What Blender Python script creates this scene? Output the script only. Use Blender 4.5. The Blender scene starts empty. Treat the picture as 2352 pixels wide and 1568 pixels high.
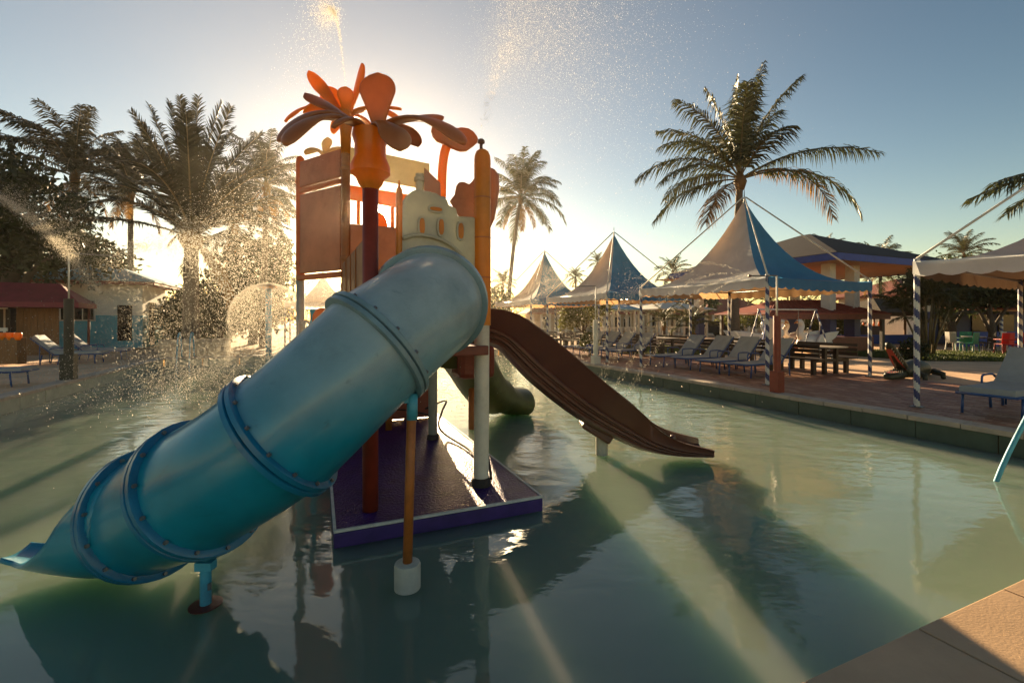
import bpy, math, random
import numpy as np
from mathutils import Vector, Matrix

R = math.radians
rng = random.Random(7)
nr = np.random.default_rng(11)
scene = bpy.context.scene
col = scene.collection

# ------------------------------------------------------------------ camera
F = 1045.0          # focal length for a picture 2352 wide
HZ = 735.0          # row of the horizon in that picture
EYE = 1.75          # metres above the water
cam_d = bpy.data.cameras.new('camera')
cam = bpy.data.objects.new('camera', cam_d)
col.objects.link(cam)
cam.location = (0, 0, EYE)
cam.rotation_euler = (R(90), 0, 0)
cam_d.sensor_width = 36.0
cam_d.lens = 36.0 * F / 2352.0
cam_d.shift_y = -(784.0 - HZ) / 2352.0
cam_d.clip_start = 0.05
cam_d.clip_end = 2000.0
scene.camera = cam

# ------------------------------------------------------------------ sky and sun
SUN_AZ, SUN_EL = 16.57, 12.4       # degrees to the left of +Y, above the horizon
sv = Vector((-math.sin(R(SUN_AZ)) * math.cos(R(SUN_EL)), math.cos(R(SUN_AZ)) * math.cos(R(SUN_EL)), math.sin(R(SUN_EL))))
world = bpy.data.worlds.new('World')
scene.world = world
world.use_nodes = True
nt = world.node_tree
nt.nodes.clear()
wn = nt.nodes.new
wl = nt.links.new
sky = wn('ShaderNodeTexSky')
sky.sky_type = 'NISHITA'
sky.sun_disc = False
sky.sun_elevation = R(SUN_EL)
sky.sun_rotation = R(-SUN_AZ)
sky.altitude = 0
sky.air_density = 1.0
sky.dust_density = 0.16
sky.ozone_density = 2.2
bg = wn('ShaderNodeBackground')
bg.inputs['Strength'].default_value = 0.05
gm = wn('ShaderNodeGamma'); gm.inputs['Gamma'].default_value = 1.3
tint = wn('ShaderNodeMix'); tint.data_type = 'RGBA'; tint.blend_type = 'MULTIPLY'; tint.inputs['Factor'].default_value = 1.0
tint.inputs['B'].default_value = (.90, .69, .52, 1)
wl(sky.outputs[0], tint.inputs['A'])
hs_ = wn('ShaderNodeHueSaturation'); hs_.inputs['Saturation'].default_value = 1.18
wl(tint.outputs['Result'], hs_.inputs['Color'])
wl(hs_.outputs[0], gm.inputs['Color'])
wl(gm.outputs[0], bg.inputs['Color'])
# the bright aureole of the low sun itself, seen directly in the picture
tc = wn('ShaderNodeTexCoord')
dt = wn('ShaderNodeVectorMath'); dt.operation = 'DOT_PRODUCT'
nm = wn('ShaderNodeVectorMath'); nm.operation = 'NORMALIZE'
wl(tc.outputs['Generated'], nm.inputs[0])
wl(nm.outputs[0], dt.inputs[0])
dt.inputs[1].default_value = sv
cl = wn('ShaderNodeMath'); cl.operation = 'MAXIMUM'; cl.inputs[1].default_value = 0.0
wl(dt.outputs['Value'], cl.inputs[0])
last = bg.outputs[0]
for power, strength, c in ((5200, 20.0, (1, .90, .70, 1)), (420, .25, (1, .76, .42, 1)), (5, .10, (1, .70, .34, 1))):
    pw = wn('ShaderNodeMath'); pw.operation = 'POWER'; pw.inputs[1].default_value = power
    wl(cl.outputs[0], pw.inputs[0])
    ml = wn('ShaderNodeMath'); ml.operation = 'MULTIPLY'; ml.inputs[1].default_value = strength
    wl(pw.outputs[0], ml.inputs[0])
    b2 = wn('ShaderNodeBackground'); b2.inputs['Color'].default_value = c
    wl(ml.outputs[0], b2.inputs['Strength'])
    ad = wn('ShaderNodeAddShader')
    wl(last, ad.inputs[0]); wl(b2.outputs[0], ad.inputs[1])
    last = ad.outputs[0]
wo = wn('ShaderNodeOutputWorld')
wl(last, wo.inputs['Surface'])

sun_d = bpy.data.lights.new('sun', 'SUN')
sun_d.energy = 5.0
sun_d.angle = R(0.53)
sun_d.color = (1.0, 0.74, 0.43)
sun = bpy.data.objects.new('sun', sun_d)
sun.rotation_euler = (-sv).to_track_quat('-Z', 'Y').to_euler()
sun.location = sv * 60
col.objects.link(sun)

scene.view_settings.view_transform = 'Standard'
scene.view_settings.look = 'None'
scene.view_settings.exposure = 1.82
scene.view_settings.gamma = 1.0
scene.view_settings.use_curve_mapping = False
scene.render.engine = 'CYCLES'
cy = scene.cycles
cy.use_denoising = True
cy.max_bounces = 8
cy.diffuse_bounces = 3
cy.glossy_bounces = 3
cy.transmission_bounces = 4
cy.transparent_max_bounces = 32
cy.volume_bounces = 0
cy.sample_clamp_indirect = 6.0
cy.caustics_reflective = False
cy.caustics_refractive = False

# ------------------------------------------------------------------ helpers
CU, SU = math.cos(R(23)), math.sin(R(23))
DECK = 0.30


def uv(u, v, z=0.0):
    """resort grid (u across the pool, v along it) to world"""
    return Vector((u * CU - v * SU, u * SU + v * CU, z))


def P(px, py, d):
    """the point at depth d that lies on the given sight line of the photograph"""
    return Vector(((px - 1176.0) / F * d, d, EYE - (py - HZ) / F * d))


def G(px, d, z=DECK):
    return Vector(((px - 1176.0) / F * d, d, z))


def V3(*a):
    return Vector(a)


class MB:
    def __init__(self):
        self.v, self.f, self.m = [], [], []

    def add(self, vs, fs, mi=0):
        o = len(self.v)
        self.v += [tuple(p) for p in vs]
        self.f += [tuple(i + o for i in f) for f in fs]
        self.m += [mi] * len(fs)
        return self

    def box(self, c, s, rz=0.0, rot=None, mi=0):
        M = rot.to_3x3() if rot is not None else Matrix.Rotation(rz, 3, 'Z')
        c = Vector(c)
        vs = []
        for z in (-.5, .5):
            for x, y in ((-.5, -.5), (.5, -.5), (.5, .5), (-.5, .5)):
                vs.append(c + M @ Vector((x * s[0], y * s[1], z * s[2])))
        return self.add(vs, [(3, 2, 1, 0), (4, 5, 6, 7), (0, 1, 5, 4), (1, 2, 6, 5), (2, 3, 7, 6), (3, 0, 4, 7)], mi)

    def loft(self, rings, closed=True, caps=True, mi=0):
        n = len(rings[0])
        vs = [p for r in rings for p in r]
        fs = []
        for i in range(len(rings) - 1):
            for j in range(n if closed else n - 1):
                k = (j + 1) % n
                fs.append((i * n + j, i * n + k, (i + 1) * n + k, (i + 1) * n + j))
        if caps and closed:
            fs.append(tuple(reversed(range(n))))
            fs.append(tuple(range((len(rings) - 1) * n, len(rings) * n)))
        return self.add(vs, fs, mi)

    def tube(self, path, r, seg=8, caps=True, mi=0):
        path = [Vector(p) for p in path]
        rs = r if isinstance(r, (list, tuple)) else [r] * len(path)
        rings = []
        up = None
        for i, p in enumerate(path):
            a = path[max(i - 1, 0)]; b = path[min(i + 1, len(path) - 1)]
            t = (b - a).normalized()
            if up is None:
                up = Vector((0, 0, 1)) if abs(t.z) < .9 else Vector((1, 0, 0))
            s = t.cross(up).normalized()
            up = s.cross(t).normalized()
            rings.append([p + (s * math.cos(q) + up * math.sin(q)) * rs[i] for q in (2 * math.pi * j / seg for j in range(seg))])
        return self.loft(rings, True, caps, mi)

    def lathe(self, prof, c=(0, 0, 0), seg=16, caps=True, mi=0):
        c = Vector(c)
        rings = [[c + Vector((r * math.cos(2 * math.pi * j / seg), r * math.sin(2 * math.pi * j / seg), z)) for j in range(seg)] for r, z in prof]
        return self.loft(rings, True, caps, mi)

    def prism(self, pts, off, mi=0):
        """flat outline (3-D points) given the thickness vector off"""
        off = Vector(off)
        n = len(pts)
        vs = [Vector(p) for p in pts] + [Vector(p) + off for p in pts]
        fs = [tuple(range(n)), tuple(reversed(range(n, 2 * n)))] + [(j, j + n, (j + 1) % n + n, (j + 1) % n) for j in range(n)]
        return self.add(vs, fs, mi)

    def mesh(self, name, mats, smooth=False):
        me = bpy.data.meshes.new(name)
        me.from_pydata(self.v, [], self.f)
        for m in (mats if isinstance(mats, (list, tuple)) else [mats]):
            me.materials.append(m)
        if any(self.m):
            me.polygons.foreach_set('material_index', self.m)
        if smooth:
            me.polygons.foreach_set('use_smooth', [True] * len(me.polygons))
        me.update()
        return me

    def build(self, name, mats, parent=None, smooth=False, world=True, bevel=0.0, auto=False):
        if parent is not None and world:
            q = parent
            off = Vector((0, 0, 0))
            while q is not None:
                off += q.location
                q = q.parent
            self.v = [(x - off.x, y - off.y, z - off.z) for x, y, z in self.v]
        me = self.mesh(name, mats, smooth)
        o = bpy.data.objects.new(name, me)
        col.objects.link(o)
        if parent is not None:
            o.parent = parent
        if auto:
            try:
                me.set_sharp_from_angle(angle=R(38))
            except Exception:
                pass
        if bevel > 0:
            b = o.modifiers.new('edge', 'BEVEL'); b.width = bevel; b.segments = 2; b.limit_method = 'ANGLE'
        return o


def tag(o, label=None, cat=None, group=None, kind=None):
    if label: o['label'] = label
    if cat: o['category'] = cat
    if group: o['group'] = group
    if kind: o['kind'] = kind
    return o


def thing(name, label, cat, loc=(0, 0, 0), rz=0.0, group=None):
    o = bpy.data.objects.new(name, None)
    o.empty_display_size = .2
    col.objects.link(o)
    o.location = loc
    o.rotation_euler = (0, 0, rz)
    return tag(o, label, cat, group)


def put(name, me, parent, loc=(0, 0, 0), rot=(0, 0, 0), sc=(1, 1, 1)):
    o = bpy.data.objects.new(name, me)
    col.objects.link(o)
    o.parent = parent
    o.location = loc; o.rotation_euler = rot; o.scale = sc
    return o


def dup(root, loc, rz, label=None, group=None):
    def cp(o, par):
        c = o.copy()
        col.objects.link(c)
        if par is not None:
            c.parent = par
        for ch in list(o.children):
            cp(ch, c)
        return c
    kids = list(root.children)
    r = root.copy(); col.objects.link(r)
    r.location = loc; r.rotation_euler = (0, 0, rz)
    if label: r['label'] = label
    if group: r['group'] = group
    for k in kids:
        cp(k, r)
    return r


def catmull(pts, n=8):
    pts = [Vector(p) for p in pts]
    out = []
    for i in range(len(pts) - 1):
        p0 = pts[max(i - 1, 0)]; p1 = pts[i]; p2 = pts[i + 1]; p3 = pts[min(i + 2, len(pts) - 1)]
        for k in range(n):
            t = k / n
            out.append(.5 * ((2 * p1) + (p2 - p0) * t + (2 * p0 - 5 * p1 + 4 * p2 - p3) * t * t + (3 * p1 - p0 - 3 * p2 + p3) * t ** 3))
    out.append(pts[-1])
    return out


# ------------------------------------------------------------------ materials
def mat(name, c, rough=.5, var=.18, scale=6.0, bump=.0, bscale=40.0, metal=0.0, trans=0.0, dirt=0.0, dirt_c=(.03, .022, .016), coat=0.0, spec=.5, stretch=(1, 1, 1), scuff=0.0):
    m = bpy.data.materials.new(name)
    m.use_nodes = True
    t = m.node_tree
    n, l = t.nodes.new, t.links.new
    p = t.nodes['Principled BSDF']
    p.inputs['Roughness'].default_value = rough
    p.inputs['Metallic'].default_value = metal
    p.inputs['Specular IOR Level'].default_value = spec
    p.inputs['Coat Weight'].default_value = coat
    p.inputs['Coat Roughness'].default_value = .12
    tcn = n('ShaderNodeTexCoord')
    mp = n('ShaderNodeMapping'); mp.inputs['Scale'].default_value = stretch
    l(tcn.outputs['Object'], mp.inputs[0])
    ns = n('ShaderNodeTexNoise'); ns.inputs['Scale'].default_value = scale; ns.inputs['Detail'].default_value = 6; ns.inputs['Roughness'].default_value = .62
    l(mp.outputs[0], ns.inputs['Vector'])
    rp = n('ShaderNodeMapRange'); rp.inputs[1].default_value = .3; rp.inputs[2].default_value = .7
    rp.inputs[3].default_value = 1 - var; rp.inputs[4].default_value = 1 + var
    l(ns.outputs['Fac'], rp.inputs[0])
    vm = n('ShaderNodeVectorMath'); vm.operation = 'SCALE'; vm.inputs[0].default_value = c[:3]
    l(rp.outputs[0], vm.inputs['Scale'])
    csock = vm.outputs[0]
    if dirt > 0:
        n2 = n('ShaderNodeTexNoise'); n2.inputs['Scale'].default_value = scale * .45; n2.inputs['Detail'].default_value = 9; n2.inputs['Roughness'].default_value = .7
        l(mp.outputs[0], n2.inputs['Vector'])
        r2 = n('ShaderNodeMapRange'); r2.inputs[1].default_value = .52; r2.inputs[2].default_value = .72; r2.inputs[3].default_value = 0; r2.inputs[4].default_value = dirt
        l(n2.outputs['Fac'], r2.inputs[0])
        mx = n('ShaderNodeMix'); mx.data_type = 'RGBA'
        l(r2.outputs[0], mx.inputs['Factor']); l(csock, mx.inputs['A']); mx.inputs['B'].default_value = (*dirt_c, 1)
        csock = mx.outputs['Result']
        r3 = n('ShaderNodeMapRange'); r3.inputs[3].default_value = rough - .06; r3.inputs[4].default_value = min(1, rough + .2)
        l(n2.outputs['Fac'], r3.inputs[0]); l(r3.outputs[0], p.inputs['Roughness'])
    if scuff > 0:
        m4 = n('ShaderNodeMapping'); m4.inputs['Rotation'].default_value = (.3, .5, .7); m4.inputs['Scale'].default_value = (3, 22, 9)
        l(tcn.outputs['Object'], m4.inputs[0])
        n4 = n('ShaderNodeTexNoise'); n4.inputs['Scale'].default_value = 1.0; n4.inputs['Detail'].default_value = 7; n4.inputs['Roughness'].default_value = .75
        l(m4.outputs[0], n4.inputs['Vector'])
        r4 = n('ShaderNodeMapRange'); r4.inputs[1].default_value = .60; r4.inputs[2].default_value = .74; r4.inputs[3].default_value = 0; r4.inputs[4].default_value = scuff
        l(n4.outputs['Fac'], r4.inputs[0])
        x4 = n('ShaderNodeMix'); x4.data_type = 'RGBA'
        l(r4.outputs[0], x4.inputs['Factor']); l(csock, x4.inputs['A']); x4.inputs['B'].default_value = (*dirt_c, 1)
        csock = x4.outputs['Result']
    l(csock, p.inputs['Base Color'])
    if bump > 0:
        n3 = n('ShaderNodeTexNoise'); n3.inputs['Scale'].default_value = bscale; n3.inputs['Detail'].default_value = 5
        l(mp.outputs[0], n3.inputs['Vector'])
        bp = n('ShaderNodeBump'); bp.inputs['Strength'].default_value = bump; bp.inputs['Distance'].default_value = .02
        l(n3.outputs['Fac'], bp.inputs['Height']); l(bp.outputs[0], p.inputs['Normal'])
    if trans > 0:
        tr = n('ShaderNodeBsdfTranslucent')
        l(csock, tr.inputs['Color'])
        ms = n('ShaderNodeMixShader'); ms.inputs[0].default_value = trans
        l(p.outputs[0], ms.inputs[1]); l(tr.outputs[0], ms.inputs[2])
        l(ms.outputs[0], t.nodes['Material Output'].inputs['Surface'])
    return m


def srgb(r, g, b):
    f = lambda x: ((x / 255 + .055) / 1.055) ** 2.4 if x > 10 else x / 255 / 12.92
    return (f(r), f(g), f(b))


M = {}
M['tube_blue'] = mat('blue moulded plastic', (.006, .23, .36), .26, .14, 3, .02, 60, scuff=.6, trans=.10, dirt=.35, dirt_c=(.012, .07, .10), coat=.35)
M['tube_pale'] = mat('flare pale blue plastic', (.55, .55, .49), .3, .14, 2.5, .02, 60, scuff=.5, trans=.16, dirt=.35, dirt_c=(.13, .22, .26), coat=.3)  # paleness is mostly the sun's flare painted into the plastic
M['tube_mid'] = mat('half flare pale blue plastic', (.27, .45, .48), .3, .16, 2.5, .02, 60, scuff=.6, trans=.14, dirt=.5, dirt_c=(.02, .15, .21), coat=.3)  # part of the same flare paleness mixed into the blue


def flare_mat(name, top, low, z0, z1):
    """moulded plastic paler towards the upper end, unevenly: mostly sun flare painted into the colour"""
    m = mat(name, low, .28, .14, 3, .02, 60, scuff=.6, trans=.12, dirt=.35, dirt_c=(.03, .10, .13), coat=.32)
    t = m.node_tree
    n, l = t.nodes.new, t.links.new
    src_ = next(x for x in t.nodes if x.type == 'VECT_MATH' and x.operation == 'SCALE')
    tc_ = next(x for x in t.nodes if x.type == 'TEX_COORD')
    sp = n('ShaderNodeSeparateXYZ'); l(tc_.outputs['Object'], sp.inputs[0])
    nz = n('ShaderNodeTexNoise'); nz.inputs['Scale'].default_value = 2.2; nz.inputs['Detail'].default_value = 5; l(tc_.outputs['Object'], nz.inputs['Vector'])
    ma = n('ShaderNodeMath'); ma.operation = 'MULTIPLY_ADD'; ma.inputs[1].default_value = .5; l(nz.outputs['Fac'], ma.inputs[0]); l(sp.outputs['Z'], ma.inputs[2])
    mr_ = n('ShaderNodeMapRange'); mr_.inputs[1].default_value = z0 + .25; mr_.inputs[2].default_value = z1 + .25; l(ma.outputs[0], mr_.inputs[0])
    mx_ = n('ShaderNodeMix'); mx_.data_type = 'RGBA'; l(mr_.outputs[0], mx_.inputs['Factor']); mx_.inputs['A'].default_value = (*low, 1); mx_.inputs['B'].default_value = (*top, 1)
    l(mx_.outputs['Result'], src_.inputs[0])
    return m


M['tube_flare'] = flare_mat('flare whitened blue plastic', (.46, .52, .50), (.006, .24, .38), 1.0, 2.3)  # whitening of the upper sections is mostly painted sun flare
M['flange_blue'] = mat('blue flange plastic', (.006, .16, .31), .3, .15, 5, .03, 50, trans=.05, dirt=.6, dirt_c=(.008, .05, .09), coat=.25)
M['flange_pale'] = mat('flare pale flange plastic', (.16, .28, .33), .35, .15, 5, .03, 50, trans=.08, dirt=.5, dirt_c=(.06, .09, .10), coat=.2)  # flare whitening put into the colour of the upper flanges
M['steel_blue'] = mat('light blue painted steel', (.05, .30, .42), .4, .15, 8, .03, 60, dirt=.5, dirt_c=(.10, .05, .03))
M['orange_steel'] = mat('rusty orange painted steel', (.34, .115, .02), .45, .2, 8, .05, 60, dirt=.5, dirt_c=(.09, .04, .02))
M['concrete_pale'] = mat('pale painted concrete', (.5, .46, .37), .8, .15, 9, .15, 50, dirt=.4, dirt_c=(.2, .16, .11))
M['concrete_red'] = mat('wet red concrete', (.12, .03, .02), .4, .2, 9, .1, 50)
M['white_post'] = mat('off white painted steel', (.62, .58, .48), .42, .12, 6, .03, 50, dirt=.35, dirt_c=(.25, .2, .13))
M['grey_post'] = mat('grey green painted steel', (.36, .38, .34), .42, .12, 6, .03, 50, dirt=.35, dirt_c=(.14, .12, .09))
M['yellow_post'] = mat('amber plastic sleeve', (.62, .25, .015), .35, .12, 5, .03, 40, trans=.25, dirt=.35, dirt_c=(.28, .09, .01))
M['red_post'] = mat('oxide red painted steel', (.21, .03, .012), .45, .18, 6, .04, 50, dirt=.4, dirt_c=(.06, .015, .01))
M['orange'] = mat('orange moulded plastic', (.44, .175, .05), .34, .14, 4, .03, 50, scuff=.35, trans=.42, dirt=.3, dirt_c=(.3, .07, .02), coat=.25)
M['amber'] = mat('yellow orange moulded plastic', (.75, .27, .015), .34, .12, 4, .03, 50, trans=.42, dirt=.25, dirt_c=(.4, .12, .01), coat=.25)
M['terracotta'] = mat('terracotta moulded plastic', (.40, .20, .10), .38, .14, 4, .03, 50, scuff=.4, trans=.34, dirt=.4, dirt_c=(.15, .05, .02), coat=.2)
M['castle'] = mat('pale green moulded plastic', (.5, .5, .38), .4, .12, 4, .03, 50, trans=.30, dirt=.35, dirt_c=(.24, .22, .14), coat=.15)
M['cream'] = mat('cream moulded plastic', (.62, .52, .30), .4, .12, 4, .03, 50, trans=.35, dirt=.3, dirt_c=(.3, .22, .1))
M['brown_slide'] = mat('brown red moulded plastic', (.105, .036, .02), .3, .2, 2.2, .02, 60, scuff=.5, trans=.04, dirt=.5, dirt_c=(.05, .02, .014), coat=.35)
M['green_slide'] = mat('dark olive moulded plastic', (.09, .10, .03), .36, .2, 4, .05, 40, trans=.05, dirt=.5, dirt_c=(.03, .025, .012))
M['slab'] = mat('wet purple painted concrete', (.05, .016, .11), .26, .3, 5, .75, 38, dirt=.65, dirt_c=(.06, .02, .035), spec=.16)
M['slab_side'] = mat('purple painted concrete', (.05, .02, .13), .5, .25, 6, .08, 50, dirt=.4, dirt_c=(.02, .012, .03))
M['trim'] = mat('worn white edge paint', (.6, .57, .5), .5, .15, 14, .05, 60, dirt=.4, dirt_c=(.2, .17, .2))
M['rope'] = mat('dark wet rope', (.03, .02, .014), .7, .3, 40, .4, 120)
M['rust'] = mat('rusty steel', (.10, .04, .018), .7, .3, 12, .2, 60)
M['cloth_white'] = mat('white tarpaulin', (.84, .86, .86), .6, .08, 2.0, .10, 6, trans=.7, dirt=.22, dirt_c=(.42, .38, .3))
M['cloth_blue'] = mat('blue tarpaulin', (.045, .22, .42), .55, .12, 2.0, .10, 6, trans=.35, dirt=.25, dirt_c=(.03, .10, .2))
M['cloth_sunlit'] = mat('sunlit white cloth', (.55, .33, .16), .7, .1, 3, .1, 10, trans=.4)  # white cloth; the warm sun shining through is painted in as tan
M['cloth_shaded'] = mat('shaded white tarpaulin', (.16, .10, .06), .7, .1, 3, .1, 10, trans=.08)  # white cloth with its shade painted in as dark brown
M['pole_white'] = mat('white pole paint', (.62, .6, .54), .45, .1, 10, .03, 60, dirt=.3, dirt_c=(.3, .25, .2))
M['pole_blue'] = mat('navy pole paint', (.015, .03, .13), .4, .15, 10, .03, 60)
M['steel_dark'] = mat('dark galvanised steel', (.18, .18, .18), .4, .2, 12, .03, 60, metal=.6)
M['lounger'] = mat('grey lounger mesh', (.34, .36, .36), .6, .1, 6, .15, 160, trans=.15, dirt=.2, dirt_c=(.2, .2, .19))
M['lounger_frame'] = mat('blue lounger frame', (.02, .07, .22), .35, .15, 8)
M['wood_dark'] = mat('dark stained timber', (.035, .020, .012), .55, .35, 9, .2, 30, stretch=(1, 8, 8))
M['wood_top'] = mat('worn pale table top', (.42, .36, .28), .45, .2, 7, .1, 30, dirt=.4)
M['red_brown'] = mat('red brown painted timber', (.16, .035, .018), .5, .25, 6, .08, 30)
M['red_roof'] = mat('red corrugated roof', (.26, .05, .03), .6, .25, 5, .1, 20, dirt=.4, dirt_c=(.08, .03, .02))
M['tile_roof'] = mat('red clay roof', (.24, .06, .035), .75, .3, 3, .3, 20, dirt=.4, dirt_c=(.08, .03, .02))
M['maroon_roof'] = mat('maroon awning', (.22, .016, .035), .6, .2, 3, .1, 12, trans=.2)
M['blue_roof'] = mat('blue metal roof', (.14, .36, .50), .5, .2, 4, .1, 20, dirt=.3, dirt_c=(.06, .12, .15))
M['dark_roof'] = mat('dark slate roof', (.022, .018, .022), .8, .3, 4, .2, 20, spec=.2)
M['blue_paint'] = mat('royal blue wall paint', (.012, .045, .28), .5, .15, 5, .05, 30, dirt=.3)
M['navy_paint'] = mat('navy wall paint', (.015, .03, .14), .5, .15, 5, .05, 30)
M['cyan_paint'] = mat('turquoise wall paint', (.10, .42, .54), .65, .12, 3, .06, 30, dirt=.3, dirt_c=(.08, .2, .22))
M['wall_white'] = mat('white rendered wall', (.62, .58, .5), .8, .1, 3, .1, 30, dirt=.3, dirt_c=(.35, .3, .24))
M['wall_hut'] = mat('bright white hut wall', (.8, .77, .68), .8, .1, 3, .1, 30, dirt=.25, dirt_c=(.45, .4, .33))
M['wall_tan'] = mat('tan rendered wall', (.48, .36, .24), .8, .15, 3, .1, 30, dirt=.3, dirt_c=(.2, .13, .08))
M['wall_brown'] = mat('ochre plank wall', (.22, .10, .03), .6, .25, 4, .1, 30, stretch=(6, 6, .6))
M['soffit'] = mat('varnished timber soffit', (.42, .2, .07), .5, .2, 5, .05, 30, stretch=(1, 6, 1))
M['opening'] = mat('dark window glass', (.012, .012, .014), .15, .3, 4)
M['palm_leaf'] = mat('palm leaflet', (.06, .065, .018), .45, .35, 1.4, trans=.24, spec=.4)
M['palm_shade'] = mat('shaded palm leaflet', (.04, .036, .014), .55, .35, 1.4, trans=.12, spec=.2)  # darker copy of the palm leaflet, backlit shade put into the colour
M['palm_dry'] = mat('dry palm leaflet', (.22, .12, .035), .6, .3, 2, trans=.45)
M['palm_rib'] = mat('palm rib', (.14, .10, .035), .5, .3, 5, trans=.1)
M['palm_trunk'] = mat('palm trunk bark', (.11, .085, .06), .85, .35, 9, .5, 22, stretch=(1, 1, 5))
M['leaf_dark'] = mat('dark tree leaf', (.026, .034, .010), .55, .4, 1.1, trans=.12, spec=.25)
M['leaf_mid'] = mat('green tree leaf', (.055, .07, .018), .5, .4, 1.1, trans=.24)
M['leaf_gold'] = mat('yellow green leaf', (.13, .13, .022), .5, .35, 1.3, trans=.45)
M['bark'] = mat('tree bark', (.07, .05, .035), .9, .35, 7, .5, 20, stretch=(1, 1, 4))
M['grass'] = mat('lawn grass', (.09, .11, .022), .6, .4, 2.2, trans=.35)
M['soil'] = mat('lawn soil', (.07, .055, .03), .9, .4, 3, .3, 20)
M['ground'] = mat('sandy paving', (.68, .43, .25), .85, .25, .7, .2, 8, dirt=.5, dirt_c=(.22, .14, .09))
M['deck_base'] = mat('paver bedding sand', (.09, .055, .04), .85, .3, 2, .2, 30)
M['brick'] = mat('red clay paver', (.27, .115, .065), .5, .3, 2.3, .12, 50, dirt=.45, dirt_c=(.08, .04, .03))
M['brick_pale'] = mat('pale pink paver', (.38, .21, .13), .5, .3, 2.3, .12, 50, dirt=.45, dirt_c=(.10, .05, .04))
M['coping'] = mat('pale coping stone', (.42, .34, .26), .6, .2, 3, .15, 40, dirt=.5, dirt_c=(.2, .14, .10))
M['tile'] = mat('sandstone deck tile', (.46, .30, .17), .55, .14, 2.5, .12, 70, dirt=.35, dirt_c=(.28, .16, .08))
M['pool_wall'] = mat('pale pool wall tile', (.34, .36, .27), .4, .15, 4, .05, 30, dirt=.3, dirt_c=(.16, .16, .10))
M['pool_wall_shaded'] = mat('shaded pool wall tile', (.055, .085, .06), .35, .2, 4, .05, 30, dirt=.3, dirt_c=(.03, .04, .025))  # shade on the tent-side wall painted into the tile colour
M['pool_floor'] = mat('pool floor', (.20, .33, .25), .6, .2, .8, .05, 30, dirt=.5, dirt_c=(.10, .15, .09))
M['croc'] = mat('dark green painted concrete', (.025, .03, .014), .5, .3, 8, .4, 30)
M['croc_red'] = mat('red mouth paint', (.6, .11, .07), .45, .15, 8)
M['tooth'] = mat('ivory paint', (.7, .62, .45), .45, .1, 8)
M['swan'] = mat('white fibreglass', (.75, .7, .62), .3, .08, 4, trans=.05, dirt=.25, dirt_c=(.4, .32, .25))
M['beak'] = mat('orange fibreglass', (.6, .2, .03), .4, .1, 6)
M['chair_green'] = mat('green plastic', (.02, .22, .13), .4, .15, 5, trans=.2)
M['chair_red'] = mat('red plastic', (.45, .03, .02), .4, .15, 5, trans=.2)
M['chair_white'] = mat('white plastic', (.6, .58, .54), .4, .1, 5, trans=.2)
M['chair_dark'] = mat('dark rattan', (.03, .022, .016), .6, .3, 20)
M['thatch'] = mat('weathered thatch', (.07, .05, .028), .95, .4, 3, .6, 14, stretch=(1, 1, .3))
M['black_post'] = mat('dark green painted concrete post', (.022, .022, .012), .55, .3, 7, .2, 30)
M['nozzle'] = mat('brass nozzle', (.14, .07, .04), .4, .2, 20, metal=.5)


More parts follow.
